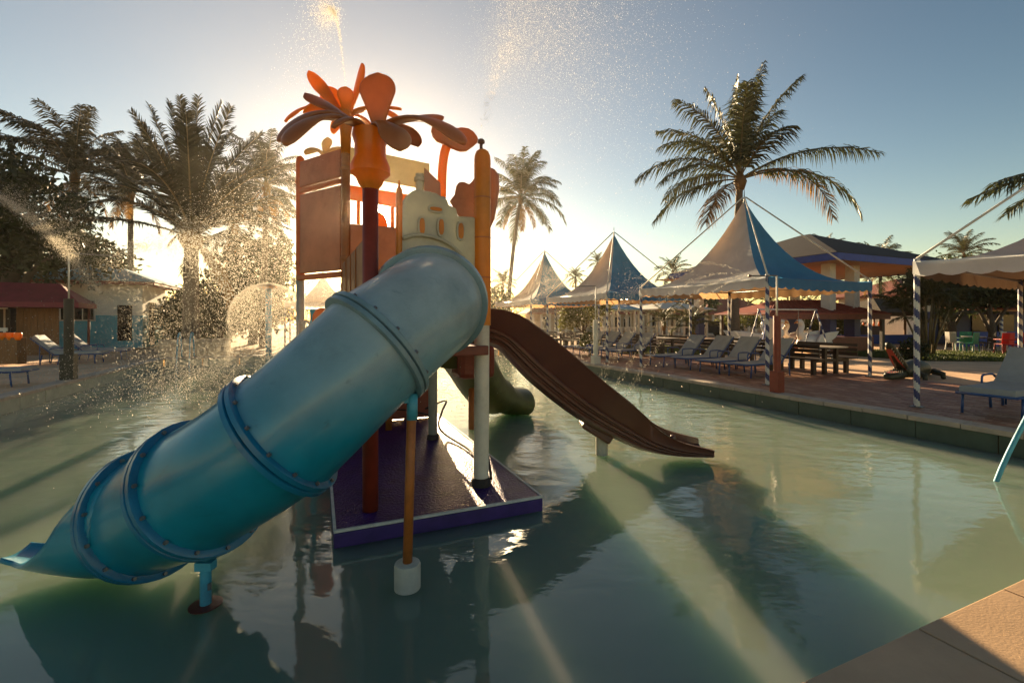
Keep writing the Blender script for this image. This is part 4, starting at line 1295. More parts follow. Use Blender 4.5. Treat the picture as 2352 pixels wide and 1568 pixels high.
own_fronds(t, c_ - b_, [(90, 88, 84, 6.4), (-90, 86, 80, 5.9), (10, 84, 72, 6.2), (170, 84, 74, 6.1), (185, 78, 66, 6.0), (-5, 78, 62, 6.0), (175, 70, 54, 5.9), (5, 70, 40, 5.6), (165, 60, 44, 6.3), (190, 54, 38, 6.2), (178, 46, 26, 6.0), (0, 56, 14, 5.4), (12, 44, -6, 5.2), (170, 34, 6, 5.6), (186, 20, -14, 5.2),
                        (-8, 26, -30, 4.8), (6, 4, -46, 4.4), (60, 80, 60, 5.8), (120, 80, 62, 5.8), (240, 76, 50, 5.2), (300, 76, 50, 5.2), (30, 66, 30, 5.4), (150, 64, 36, 5.6)], .78, .35, .06, 80, (), 'palm_shade')
b_, c_ = pal(172, 25, 405, 180)
palm('coconut_palm', 'palm standing behind the dark tree at far left', b_, c_, 4.2, 24, 'shade', 12, dist=(0, 6), r=.2)
b_, c_ = pal(300, 27, 440, 300)
palm('coconut_palm', 'small palm between the far left palm and the huge feathery one', b_, c_, 3.6, 26, 'shade', 15, dist=(0, 7), r=.2)
b_, c_ = pal(612, 25, 430, 606)
palm('coconut_palm', 'palm with an orange lit top close to the left panel of the tower', b_, c_, 3.1, 28, 'shade', 19, dist=(0, 7), r=.2, dry=5)
b_, c_ = pal(540, 29, 520, 520)
palm('coconut_palm', 'shorter palm hidden in the dark growth behind the mushroom fountain', b_, c_, 4.0, 26, 'shade', 23, dist=(1, 7), r=.2)
small = [(1545, 44, 628, 2.0, 'small distant palm showing between the middle and nearest tents', 31), (1322, 56, 640, 1.6, 'tiny distant palm in the gap right of the farthest tent', 32),
         (1372, 60, 606, 1.7, 'tiny distant palm peeping over the left slope of the middle tent', 33), (2022, 33, 622, 2.6, 'palm right of the dark roofed pavilion', 34), (2214, 46, 588, 2.8, 'distant palm above the white tent at right', 35),
         (2128, 44, 690, 1.8, 'low palm before the red roofed white house', 36), (1155, 48, 655, 1.8, 'tiny distant palm by the foot of the slender one', 37), (1895, 40, 585, 1.9, 'distant palm tip behind the dark pavilion roof', 38)]
for px, d, y, L, lab, sd in small:
    b_, c_ = pal(px, d, y)
    palm('coconut_palm', lab, b_, c_, L, 22, 'coco', sd, dist=(0, 7), r=.14, dry=1, group='small palms in the distance')
b_, c_ = pal(2610, 11.5, 420, 2630)
t = palm('coconut_palm', 'palm at the right edge with only its drooping fronds in view', b_, c_, 3.0, 0, 'coco', 41, r=.17, dry=0)
own_fronds(t, c_ - b_, [(176, 16, -34, 3.9), (184, 8, -44, 3.6), (168, 24, -30, 3.3), (20, 40, -30, 3.2), (60, 60, 0, 3.2), (-40, 50, -10, 3.2), (100, 75, 20, 3.2), (230, 70, 40, 2.6)], .8, 1.0, .05, 56)
for px, d, y, L, lab, sd, bp in ((1768 - 0, 30, 690, 1.3, 'young palm under the second tent pole', 51, None), (1590, 24, 752, 1.5, 'young arching palm behind the picnic tables', 52, None), (1525, 27, 740, 1.2, 'young palm in front of the white garden kiosks', 53, None)):
    b_, c_ = pal(px, d, y)
    palm('young_palm', lab, b_, c_, L, 16, 'coco', sd, dist=(1, 5), r=.12, dry=1)

# clump palm with many canes at right
base = G(2128, 19.4, .24)
cl = thing('clump_palm', 'clump palm with many bare canes on the grass strip', 'palm tree', base)
fs = frond_set(4.0, .95, .9, .055, 'coco')
for k in range(13):
    a = rng.uniform(0, 6.28); sp = rng.uniform(.2, .75)
    top = base + V3(math.cos(a) * sp * 1.3, math.sin(a) * sp * .9, rng.uniform(1.1, 2.4))
    st_ = base + V3(math.cos(a) * .22, math.sin(a) * .2, 0)
    q = MB(); q.tube([st_, st_.lerp(top, .5) - V3(math.cos(a), math.sin(a), 0) * .06, top], [.045, .04, .03], 6); q.build('cane', M['palm_rib'], cl, smooth=True)
    for j in range(5):
        s = rng.uniform(.28, .46)
        put('frond', fs[rng.choice((0, 2, 3, 4, 5, 6, 7, 8))], cl, top - base, (0, 0, rng.uniform(0, 6.28)), (s, s, s * 1.05))


# ------------------------------------------------------------------ broad-leaved trees and shrubs
def crown_mesh(blobs, n, size, m, seed, name='crown'):
    g_ = np.random.default_rng(seed)
    vs, fs = [], []
    tot = sum(b[1][0] * b[1][1] * b[1][2] for b in blobs) ** 1.0
    for c, rad in blobs:
        k = int(n * rad[0] * rad[1] * rad[2] / tot)
        # clumps sit on and inside the lobe, leaves scatter round each clump
        nc = max(6, k // 16)
        dirs = g_.normal(size=(nc, 3)); dirs /= np.linalg.norm(dirs, axis=1)[:, None]
        rr = g_.uniform(.35, 1.0, nc) ** .5
        cc = np.array(c) + dirs * rr[:, None] * np.array(rad)
        ci = g_.integers(0, nc, k)
        p = cc[ci] + g_.normal(size=(k, 3)) * size * 1.5
        a = g_.normal(size=(k, 3)); a /= np.linalg.norm(a, axis=1)[:, None]
        b2 = np.cross(a, g_.normal(size=(k, 3))); b2 /= np.linalg.norm(b2, axis=1)[:, None]
        L = size * g_.uniform(.6, 1.3, k)[:, None]
        o = len(vs)
        q = np.stack([p - a * L, p + b2 * L * .42, p + a * L, p - b2 * L * .42], 1)
        vs.extend(map(tuple, q.reshape(-1, 3)))
        fs.extend((o + 4 * i, o + 4 * i + 1, o + 4 * i + 2, o + 4 * i + 3) for i in range(k))
    me = bpy.data.meshes.new(name)
    me.from_pydata(vs, [], fs)
    me.materials.append(m)
    return me


def tree(label, base, blobs, n, size, m, seed, tr=.25, name='broadleaf_tree', cat='tree', group=None):
    t = thing(name, label, cat, base, 0, group)
    top = max(c[2] for c, r in blobs)
    q = MB()
    q.tube(catmull([V3(0, 0, -.1), V3(.1, 0, top * .3), V3(-.05, .1, top * .6)], 4), [tr * (1.2 - .07 * i) for i in range(9)], 8)
    for c, r in blobs:
        q.tube(catmull([V3(0, 0, top * .25), V3(c[0] * .5, c[1] * .5, top * .25 + (c[2] - top * .25) * .6), Vector(c)], 3), [tr * (.6 - .07 * i) for i in range(7)], 6)
    q.build('trunk', M['bark'], t, smooth=True, world=False)
    put('crown', crown_mesh(blobs, n, size, m, seed), t)
    return t


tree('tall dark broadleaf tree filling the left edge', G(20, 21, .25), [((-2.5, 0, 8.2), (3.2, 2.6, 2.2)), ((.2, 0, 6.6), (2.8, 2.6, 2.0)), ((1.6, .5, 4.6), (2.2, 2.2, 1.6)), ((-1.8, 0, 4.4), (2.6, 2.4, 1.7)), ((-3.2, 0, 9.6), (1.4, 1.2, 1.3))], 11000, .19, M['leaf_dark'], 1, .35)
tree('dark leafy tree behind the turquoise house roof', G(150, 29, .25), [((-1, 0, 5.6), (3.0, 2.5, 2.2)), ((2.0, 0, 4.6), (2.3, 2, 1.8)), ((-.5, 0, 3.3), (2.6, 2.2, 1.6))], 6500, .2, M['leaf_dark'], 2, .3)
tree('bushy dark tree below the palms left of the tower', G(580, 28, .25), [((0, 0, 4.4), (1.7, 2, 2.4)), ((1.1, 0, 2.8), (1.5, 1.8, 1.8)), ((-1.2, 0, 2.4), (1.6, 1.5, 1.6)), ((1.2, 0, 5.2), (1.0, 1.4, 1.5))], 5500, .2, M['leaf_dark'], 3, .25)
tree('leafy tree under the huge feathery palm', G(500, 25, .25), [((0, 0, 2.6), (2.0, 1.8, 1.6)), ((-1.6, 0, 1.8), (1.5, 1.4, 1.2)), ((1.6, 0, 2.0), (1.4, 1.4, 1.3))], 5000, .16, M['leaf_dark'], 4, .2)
tree('dense brown green shrub right of the turquoise house', G(392, 28.5, .25), [((0, 0, 1.4), (1.2, 1.1, 1.4)), ((1.2, 0, 1.2), (1.1, 1, 1.1))], 3600, .13, M['leaf_dark'], 5, .12, 'shrub', 'shrub')
tree('dense shrub at the far pool end next to the low wall', G(450, 27, .25), [((0, 0, 1.2), (1.4, 1.1, 1.2)), ((1.5, 0, 1.5), (1.3, 1, 1.4))], 3600, .13, M['leaf_mid'], 6, .12, 'shrub', 'shrub')
tree('dark round shrub beside the amber post and the farthest tent', G(1140, 29, .25), [((0, 0, 2.3), (.95, .9, 1.3)), ((.35, 0, 1.2), (.9, .9, .9))], 3000, .12, M['leaf_mid'], 7, .12, 'shrub', 'shrub')
tree('yellow green sunlit tree under the middle tent valance', G(1338, 31, .25), [((0, 0, 2.1), (1.5, 1.2, .95)), ((1.2, 0, 2.4), (.9, .8, .7)), ((-.9, 0, 1.5), (.8, .8, .7))], 3600, .12, M['leaf_gold'], 8, .12)
tree('green tree behind the white garden kiosks', G(1575, 46, .25), [((0, 0, 4.2), (2.0, 1.5, 1.1)), ((1.6, 0, 3.4), (1.5, 1.2, .8)), ((-1.4, 0, 3.8), (1.2, 1, .7))], 3600, .18, M['leaf_mid'], 9, .16)
tree('dark spreading tree behind the clump palm', G(2185, 25, .25), [((0, 0, 3.6), (1.9, 1.5, 1.3)), ((1.6, 0, 3.0), (1.6, 1.4, 1.0)), ((-1.0, 0, 3.0), (1.3, 1.2, .9))], 5200, .15, M['leaf_mid'], 10, .16)
tree('dark tree shading the red roofed bar at right', G(2275, 24, .25), [((0, 0, 3.5), (2.1, 1.6, 1.1)), ((1.9, 0, 3.2), (1.6, 1.4, .9)), ((-1.4, 0, 3.0), (1.5, 1.2, .9))], 5600, .15, M['leaf_dark'], 11, .16)
tree('yellow green tree inside the red brown hut garden', G(1855, 31, .25), [((0, 0, 1.3), (1.2, 1, .8)), ((1.2, 0, 1.4), (1.1, 1, .8)), ((2.4, 0, 1.2), (1, 1, .7))], 3600, .12, M['leaf_gold'], 12, .1)
tree('golden shrub in front of the far red roofed houses', G(1705, 44, .25), [((0, 0, 1.5), (1.8, 1, .8)), ((-1.6, 0, 1.1), (1.2, 1, .7))], 2000, .14, M['leaf_gold'], 13, .1, 'shrub', 'shrub')
tree('small golden bush beside the loungers of the middle tent', G(1352, 19.0, .25), [((0, 0, .6), (.32, .3, .42))], 700, .07, M['leaf_gold'], 14, .03, 'shrub', 'shrub')
tree('spiky dark low bush at the foot of the clump palm', G(2098, 17.0, .25), [((0, 0, .35), (.32, .3, .38))], 800, .08, M['leaf_dark'], 15, .03, 'shrub', 'shrub')
# far wood
bl = []
for k in range(46):
    x = -150 + k * 6.6 + rng.uniform(-2, 2)
    y = 96 + rng.uniform(-8, 8)
    bl.append(((x, y, 2.2 + rng.uniform(0, 1.6)), (4.2, 3, 2.4 + rng.uniform(0, 1.3))))
me = crown_mesh(bl, 17000, .42, M['leaf_mid'], 77, 'treeline')
o = bpy.data.objects.new('treeline', me); col.objects.link(o)
tag(o, 'far wood closing the horizon behind the resort', kind='stuff')


# ------------------------------------------------------------------ buildings
def hip(b, hx, hy, z0, z1, ridge=0.0, th=.10, mi=0):
    """hip roof in local coordinates with its ridge along x"""
    e = [(-hx, -hy, z0), (hx, -hy, z0), (hx, hy, z0), (-hx, hy, z0)]
    r0, r1 = (-ridge / 2, 0, z1), (ridge / 2, 0, z1)
    lo = [(x, y, z - th) for x, y, z in e]
    vs = e + [r0, r1] + lo
    b.add(vs, [(0, 1, 5, 4), (1, 2, 5), (2, 3, 4, 5), (3, 0, 4), (0, 6, 7, 1), (1, 7, 8, 2), (2, 8, 9, 3), (3, 9, 6, 0), (6, 9, 8, 7)], mi)
    return b


def local(b, name, m, t, **k):
    return b.build(name, m, t, world=False, **k)


def window(t, c, w, h, out, fm='wall_white', bars=1):
    """window in a wall; c centre, out = outward unit axis in local coordinates"""
    rot = math.atan2(out[1], out[0]) - math.pi / 2
    q = MB(); q.box(V3(*c) + V3(out[0], out[1], 0) * .02, (w + .14, .08, h + .14), rz=rot); f = local(q, 'window', M[fm], t)
    q = MB(); q.box(V3(*c) + V3(out[0], out[1], 0) * .05, (w, .06, h), rz=rot); local(q, 'pane', M['opening'], f)
    for k in range(bars):
        s = (k + 1) / (bars + 1) - .5
        d = V3(-out[1], out[0], 0)
        q = MB(); q.box(V3(*c) + V3(out[0], out[1], 0) * .06 + d * (w * s), (.04, .07, h), rz=rot); local(q, 'mullion', M[fm], f)


# turquoise house at left: its corner faces the camera
hs = thing('turquoise_house', 'small white and turquoise house with a blue hipped roof', 'house', P(240, 735, 25.6), R(23))
hs.location.z = .25
W2, D2, Hh = 4.6, 4.0, 3.4
for name, m, z0, z1 in (('wall_base', 'cyan_paint', 0, 1.75), ('wall', 'wall_white', 1.75, Hh)):
    q = MB(); q.box((0, 0, (z0 + z1) / 2), (W2 + (.03 if z0 == 0 else 0), D2 + (.03 if z0 == 0 else 0), z1 - z0)); local(q, name, M['wall_hut' if m == 'wall_white' else m], hs)
q = MB(); hip(q, W2 / 2 + .75, D2 / 2 + .75, Hh + .18, Hh + 1.25, .6, .05); local(q, 'roof', M['blue_roof'], hs)
q = MB(); q.box((0, 0, Hh + .06), (W2 + 1.44, D2 + 1.44, .15)); local(q, 'fascia', M['red_roof'], hs)
window(hs, (-.4, -D2 / 2, 2.0), 1.3, .95, (0, -1), 'wall_white', 2)
for x in (1.55,):
    q = MB(); q.box((x, -D2 / 2 - .02, 1.35), (.62, .08, 1.9)); dr = local(q, 'door', M['opening'], hs)
q = MB(); q.box((W2 / 2 + .02, -.6, 1.3), (.08, .75, 2.4)); local(q, 'door', M['opening'], hs)
q = MB(); q.box((W2 / 2 + .02, 1.0, 1.9), (.08, .7, .9)); local(q, 'door', M['opening'], hs)

# beach kiosk with maroon roof
ks = thing('beach_kiosk', 'beach kiosk with maroon awning roof, ochre wall and pale balustrade', 'kiosk', V3(-22.0, 17.9, .25), R(30))
q = MB(); hip(q, 4.0, 1.3, 2.22, 3.05, 6.2, .2); local(q, 'roof', M['maroon_roof'], ks)
q = MB(); q.box((2.25, .6, 1.05), (1.3, .1, 2.1)); local(q, 'wall', M['wall_brown'], ks)
for k in range(6):
    q = MB(); q.box((1.71 + k * .218, .535, 1.05), (.205, .03, 2.1)); local(q, 'plank', M['wall_brown'], ks)
q = MB(); q.box((-1.3, .9, 1.15), (5.2, .1, 2.3)); local(q, 'wall', M['wood_dark'], ks)
for x, y in ((-3.6, -1.1), (-1.2, -1.1), (1.4, -1.1), (3.75, -1.1), (3.75, 1.1)):
    q = MB(); q.tube([(x, y, 0), (x + .03, y, 2.2)], .05, 8); local(q, 'post', M['red_brown'], ks, smooth=True)
for x0 in (-1.6, .05):
    for zz, hh_ in ((1.12, .14), (1.98, .06), (.2, .07)):
        q = MB(); q.box((x0 + .75, -.1, zz), (1.5, .07, hh_)); local(q, 'rail', M['wall_hut'], ks)
    for k in range(7):
        q = MB(); q.box((x0 + .09 + k * .22, -.1, .64), (.07, .05, .84)); local(q, 'baluster', M['wall_hut'], ks)
        q = MB(); q.box((x0 + .09 + k * .22, -.1, 1.57), (.05, .04, .78)); local(q, 'baluster', M['wall_tan'], ks)
# sunlit gaps by the kiosk, made up as amber pot shapes
for k, x in enumerate((8, 24, 41)):
    p = P(x, 781, 14.6)
    q = MB(); q.lathe([(.06, 0), (.10, .1), (.11, .2), (.09, .24)], V3(0, 0, 0), 12)
    q.v = [(a + p.x, b2 + p.y, c + p.z) for a, b2, c in q.v]
    tag(q.build('sunlit_gap', M['amber'], smooth=True, auto=True), ['first', 'second', 'third'][k] + ' amber pot shape from the left edge standing for a sunlit gap by the kiosk', 'flower pot', 'amber shapes for sunlit gaps')
q = MB(); q.box(P(-10, 800, 14.7) + V3(0, 0, -.34 + .27), (1.7, .3, .95 - .1)); 
tag(q.build('low_wall', M['wall_brown'], bevel=.01), 'dark low wall carrying amber shapes for sunlit gaps at the left edge', 'wall')

# low wall and hand ladder at the far end of the pool
q = MB(); a = uv(-5.0, 21.9, 0)
q.box(uv(-4.6, 22.0, .62), (2.4, .3, .72), rz=R(23)); tag(q.build('low_wall', M['wall_tan'], bevel=.01), 'low tan wall at the far end of the pool', 'wall')
t = thing('pool_ladder', 'thin pale blue ladder at the far left corner of the pool', 'ladder', uv(-4.8, 20.7, 0))
for d in (0, .4):
    q = MB(); q.tube(catmull([uv(-4.9 + d, 20.5, -.3), uv(-4.9 + d, 20.6, .3), uv(-4.9 + d, 20.75, 1.1), uv(-4.9 + d, 21.1, 1.2), uv(-4.9 + d, 21.3, .3)], 4), .03, 8); q.build('rail', M['steel_blue'], t, smooth=True)

# dark roofed pavilion with blue and white columns
pv = thing('pavilion', 'big open pavilion with dark roof, blue fascia and blue and white columns', 'pavilion', uv(26.0, 17.7, .25), R(113))
hx, hy = 5.1, 5.4
q = MB(); hip(q, hx, hy, 4.45, 6.45, .6, .05); local(q, 'roof', M['dark_roof'], pv)
for y, sx, sy in ((-hy, 2 * hx, .06), (hy, 2 * hx, .06)):
    q = MB(); q.box((0, y, 4.27), (sx + .06, sy, .30)); local(q, 'fascia', M['blue_paint'], pv)
for x in (-hx, hx):
    q = MB(); q.box((x, 0, 4.27), (.06, 2 * hy - .06, .30)); local(q, 'fascia', M['blue_paint'], pv)
for k in range(22):
    q = MB(); q.box((-hx + .3 + k * .53, 0, 4.16), (.5, 2 * hy - .15, .04)); local(q, 'soffit_board', M['soffit'], pv)
for x, y in ((-3.85, 4.0), (-3.85, 2.2), (3.85, 4.2), (3.4, -4.0), (-3.85, -4.0), (0.0, -4.2)):
    q = MB(); q.box((x, y, 3.05), (.42, .42, 2.2)); cl_ = local(q, 'column', M['wall_white'], pv)
    q = MB(); q.box((x, y, .97), (.46, .46, 1.95)); local(q, 'column_base', M['navy_paint'], pv)
q = MB(); q.box((-3.2, 3.4, .35), (2.6, 3.4, .7)); local(q, 'plinth', M['red_brown'], pv)

# red brown hut inside the same yard
ht = thing('refreshment_hut', 'low red brown hut with corrugated hip roof below the pavilion', 'hut', V3(14.2, 22.6, .25), R(10))
q = MB(); hip(q, 3.3, 1.9, 1.82, 2.48, 2.4, .05); local(q, 'roof', M['red_roof'], ht)
for k in range(16):
    x = -3.1 + k * .41
    xe = max(-1.2, min(1.2, x * .42))
    q = MB(); q.tube([(x, -1.9, 1.85), (xe, -.03, 2.51)], .022, 4); local(q, 'roof_rib', M['red_roof'], ht)
q = MB(); q.box((0, -1.86, 1.66), (6.5, .06, .24)); local(q, 'fascia', M['red_brown'], ht)
for x, y in ((-3.0, -1.7), (3.0, -1.7), (-3.0, 1.7), (3.0, 1.7)):
    q = MB(); q.box((x, y, .9), (.14, .14, 1.8)); local(q, 'post', M['wood_dark'], ht)
q = MB(); q.box((.9, 1.5, .8), (.9, .2, 1.6)); local(q, 'wall', M['navy_paint'], ht)

# far row of tan houses with clay roofs
for k, (px, d, w, lab, hp) in enumerate(((1435, 56, 9, 'tan house with clay roof partly hidden by the middle tent poles', 2.2), (1545, 58, 8.5, 'tan house with clay roof above the white garden kiosk', 2.2), (1668, 60, 11, 'long tan house with clay roof left of the blue column', 2.0),
                                         (1285, 54, 9, 'tan house with clay roof blurred by spray behind the farthest tent', 2.0), (1790, 62, 10, 'tan house with clay roof seen beneath the red brown hut roof', 1.8))):
    h = thing('resort_house', lab, 'house', G(px, d, .2), R(8), 'tan resort houses in the distance')
    q = MB(); q.box((0, 0, 1.2), (w - 1.6, 5, 2.4)); local(q, 'wall', M['wall_tan'], h)
    q = MB(); hip(q, w / 2, 3.6, 2.35, 2.35 + hp, w * .35, .12); local(q, 'roof', M['tile_roof'], h)
    for i in range(int(w)):
        x = -w / 2 + .7 + i * (w - 1.4) / (int(w) - 1)
        q = MB(); q.box((x, -3.2, 1.1), (.22, .22, 2.2)); local(q, 'porch_post', M['wall_white'], h)
    n = int((w - 2.4) / 1.5)
    for i in range(n):
        window(h, (-(n - 1) * .75 + i * 1.5, -2.5, 1.25), .8, 1.3, (0, -1), 'wall_white', 1)
    q = MB(); q.box((0, -3.2, .4), (w - 1.4, .06, .06)); local(q, 'porch_rail', M['wall_white'], h)
for k, (px, d, m, lab, w) in enumerate(((1528, 40, 'wall_white', 'white garden kiosk with a pale pyramid roof', 2.9), (1478, 43, 'wall_white', 'smaller white garden kiosk left of the pale pyramid one', 2.4), (1396, 38, 'blue_roof', 'garden kiosk with a small blue pyramid roof', 1.9))):
    h = thing('garden_kiosk', lab, 'kiosk', G(px, d, .22), R(20), 'garden kiosks')
    q = MB(); hip(q, w, w, 2.45, 3.25, .05, .08); local(q, 'roof', M[m], h)
    for sx in (-1, 0, 1):
        for sy in (-1, 1):
            q = MB(); q.box((sx * w * .82, sy * w * .82, 1.2), (.14, .14, 2.4)); local(q, 'post', M['wall_white'], h)
    for i in range(9):
        q = MB(); q.box((-w * .74 + i * w * .185, -w * .82, .5), (.05, .05, .8)); local(q, 'baluster', M['wall_white'], h)
    q = MB(); q.box((0, -w * .82, .93), (w * 1.6, .08, .08)); local(q, 'rail', M['wall_white'], h)
# second basin and low kerb behind the tables
q = MB(); q.box(G(1530, 30.5, .36), (10, .5, .26), rz=R(4)); tag(q.build('basin_kerb', M['coping'], bevel=.02), 'pale kerb of a second basin beyond the picnic tables', 'kerb')
# parked car in front of the far houses
pc = thing('parked_car', 'small dark parked car in front of the long tan house', 'car', G(1628, 42, .23), R(4))
q = MB()
car = [(-1.9, .35), (-1.9, .75), (-1.75, .88), (-1.0, .95), (-.55, 1.38), (.75, 1.42), (1.25, 1.0), (1.85, .9), (1.95, .6), (1.9, .35)]
q.prism([(x, -.8, z) for x, z in car], (0, 1.6, 0)); local(q, 'body', M['dark_roof'], pc, bevel=.06)
for y in (-.80, .80):
    q = MB(); q.prism([(-.85, y, .95), (-.5, y, 1.3), (.7, y, 1.33), (1.05, y, 1.0)], (0, -.012 if y < 0 else .012, 0)); local(q, 'side_window', M['opening'], pc)
    for x in (-1.2, 1.2):
        q = MB(); q.loft([[(x + .31 * math.cos(a), y - .1, .31 + .31 * math.sin(a)) for a in (6.283 * i / 16 for i in range(16))], [(x + .31 * math.cos(a), y + .1, .31 + .31 * math.sin(a)) for a in (6.283 * i / 16 for i in range(16))]]); local(q, 'wheel', M['rope'], pc)

# white and turquoise house behind the clump palm, thatched hut, blue wall
h = thing('villa', 'white villa with a low red hipped roof right of the pavilion', 'house', V3(36.5, 42, .2), R(15))
q = MB(); q.box((0, 0, 1.9), (9, 6, 3.8)); local(q, 'wall', M['wall_white'], h)
q = MB(); hip(q, 5.4, 4.0, 3.7, 5.3, 3, .15); local(q, 'roof', M['tile_roof'], h)
for x in (-2.6, 0, 2.6):
    window(h, (x, -3, 2.1), 1.2, 1.4, (0, -1), 'wall_white', 1)
h = thing('thatched_hut', 'open hut with a weathered thatch roof in front of the villa', 'hut', G(2015, 31, .24), R(12))
q = MB(); hip(q, 2.6, 2.4, 2.0, 3.0, .7, .22); local(q, 'roof', M['thatch'], h)
for x, y in ((-1.9, -1.8), (1.9, -1.8), (1.9, 1.8), (-1.9, 1.8), (0, -1.8)):
    q = MB(); q.tube([(x, y, 0), (x, y, 2.0)], .07, 8); local(q, 'post', M['wall_brown'], h, smooth=True)
q = MB(); q.box((0, 1.0, .55), (3.2, .4, 1.1)); local(q, 'counter', M['wood_dark'], h)
for k in range(7):
    q = MB(); q.lathe([(.05, 0), (.06, .18), (.02, .24), (.02, .3)], (-1.4 + k * .45, .95, 1.1), 8); local(q, 'bottle', M['amber'], h, smooth=True)
q = MB(); q.box(G(2030, 28.6, .52), (7.0, .25, .62), rz=R(6)); tag(q.build('blue_wall', M['blue_paint'], bevel=.01), 'low royal blue wall below the thatched hut', 'wall')

# bar at right
h = thing('poolside_bar', 'red roofed poolside bar with blue base wall and striped columns', 'bar', G(2300, 27.5, .24), R(6))
q = MB(); hip(q, 4.4, 2.8, 2.15, 3.35, 3.2, .10); local(q, 'roof', M['tile_roof'], h)
q = MB(); q.box((0, -2.76, 2.05), (8.7, .06, .14)); local(q, 'fascia', M['soffit'], h)
q = MB(); q.box((0, 1.4, 1.1), (7.6, .2, 2.2)); local(q, 'wall', M['navy_paint'], h)
q = MB(); q.box((-.8, -1.2, .42), (7.8, .2, .84)); local(q, 'base_wall', M['blue_paint'], h)
for x in (-3.2, -1.35, .6, 2.4):
    striped_pole(x, -2.4, 2.05, h, .075)
for x in (-2.2, .1, 2.0):
    q = MB(); q.box((x, 1.26, 1.2), (1.1, .08, 1.3)); local(q, 'opening', M['opening'], h)
h2 = thing('villa', 'pale building glimpsed through leaves above the red roofed bar', 'house', V3(44, 40, .2), R(-8))
q = MB(); q.box((0, 0, 2.6), (14, 6, 5.2)); local(q, 'wall', M['wall_white'], h2)
q = MB(); hip(q, 7.8, 4.0, 5.1, 6.8, 6, .15); local(q, 'roof', M['tile_roof'], h2)
for x in (-4.5, -1.5, 1.5, 4.5):
    window(h2, (x, -3, 3.2), 1.2, 1.5, (0, -1), 'wall_white', 1)


# plastic chairs and tables before the bar
def chair(label, loc, rz, m, group='coloured chairs before the bar'):
    t = thing('garden_chair', label, 'chair', loc, rz, group)
    q = MB(); q.box((0, 0, .44), (.46, .44, .04)); local(q, 'seat', M[m], t, bevel=.015)
    q = MB(); q.loft([[(.23 * s, .22 + .05 * z - .05 * abs(s), .46 + z * .48) for s in (-1, -.5, 0, .5, 1)] for z in (0, .35, .7, 1)], False, False)
    q.loft([[(.23 * s, .245 + .05 * z - .05 * abs(s), .46 + z * .48) for s in (1, .5, 0, -.5, -1)] for z in (0, .35, .7, 1)], False, False); local(q, 'backrest', M[m], t)
    for x in (-.2, .2):
        for y in (-.19, .19):
            q = MB(); q.tube([(x, y, .43), (x * 1.15, y * 1.2, 0)], .02, 6); local(q, 'leg', M[m], t)
        q = MB(); q.box((x * 1.1, 0, .65), (.05, .42, .03)); local(q, 'armrest', M[m], t)
    return t


for px, d, rz, m, lab in ((2192, 21.5, 100, 'chair_white', 'white plastic chair leftmost of the chairs before the bar'), (2212, 22, 160, 'chair_green', 'green plastic chair beside the leftmost white one'), (2228, 20.5, 200, 'chair_green', 'green plastic chair turned to the camera before the bar'),
                          (2246, 22, 60, 'chair_dark', 'dark rattan chair right of the green ones'), (2268, 21, 240, 'chair_dark', 'dark rattan chair near the middle of the terrace tables'), (2290, 21.6, 200, 'chair_white', 'white plastic chair left of the red ones'),
                          (2306, 20, 170, 'chair_red', 'red plastic chair beside the striped corner pole'), (2322, 19.4, 220, 'chair_red', 'red plastic chair partly behind the striped corner pole'), (2346, 20.5, 160, 'chair_red', 'red plastic chair cut off by the right edge')):
    chair(lab, G(px, d, .258), R(rz), m)
for px, d, lab in ((2236, 21.3, 'round terrace table between green and rattan chairs'), (2312, 20.9, 'round terrace table by the red chairs')):
    p = G(px, d, .258)
    t = thing('terrace_table', lab, 'table', p, 0, 'terrace tables')
    q = MB(); q.lathe([(.42, .70), (.44, .72), (.42, .74)], (0, 0, 0), 20); local(q, 'table_top', M['chair_white'], t)
    q = MB(); q.lathe([(.22, 0), (.2, .03), (.04, .06), (.04, .7)], (0, 0, 0), 12); local(q, 'pedestal', M['chair_white'], t)


# swan boats and the swing
def swan(label, loc, rz):
    t = thing('swan_boat', label, 'swan boat', loc, rz, 'white swan boats')
    q = MB()
    pts = catmull([V3(-.95, 0, .55), V3(-.7, 0, .45), V3(-.1, 0, .40), V3(.5, 0, .45), V3(.85, 0, .5)], 5)
    q.tube(pts, [.05 + .40 * math.sin(math.pi * (i + 1.5) / (len(pts) + 2)) for i in range(len(pts))], 16); local(q, 'hull', M['swan'], t, smooth=True)
    q = MB(); q.tube(catmull([V3(.6, 0, .6), V3(.85, 0, .9), V3(.72, 0, 1.2), V3(.8, 0, 1.42), V3(.98, 0, 1.40)], 5), [.16 - .004 * i for i in range(21)], 10); local(q, 'neck', M['swan'], t, smooth=True)
    q = MB(); q.tube([V3(.98, 0, 1.41), V3(1.16, 0, 1.34)], [.055, .012], 8); local(q, 'beak', M['beak'], t, smooth=True)
    for s in (-1, 1):
        q = MB(); q.loft([[(x, s * (.42 + o), z) for x, z in ((.45, .45), (.2, .85), (-.3, .95), (-.95, 1.0), (-.7, .7), (-.2, .45))] for o in (0, .09)]); local(q, 'wing', M['swan'], t, bevel=.03)
    return t


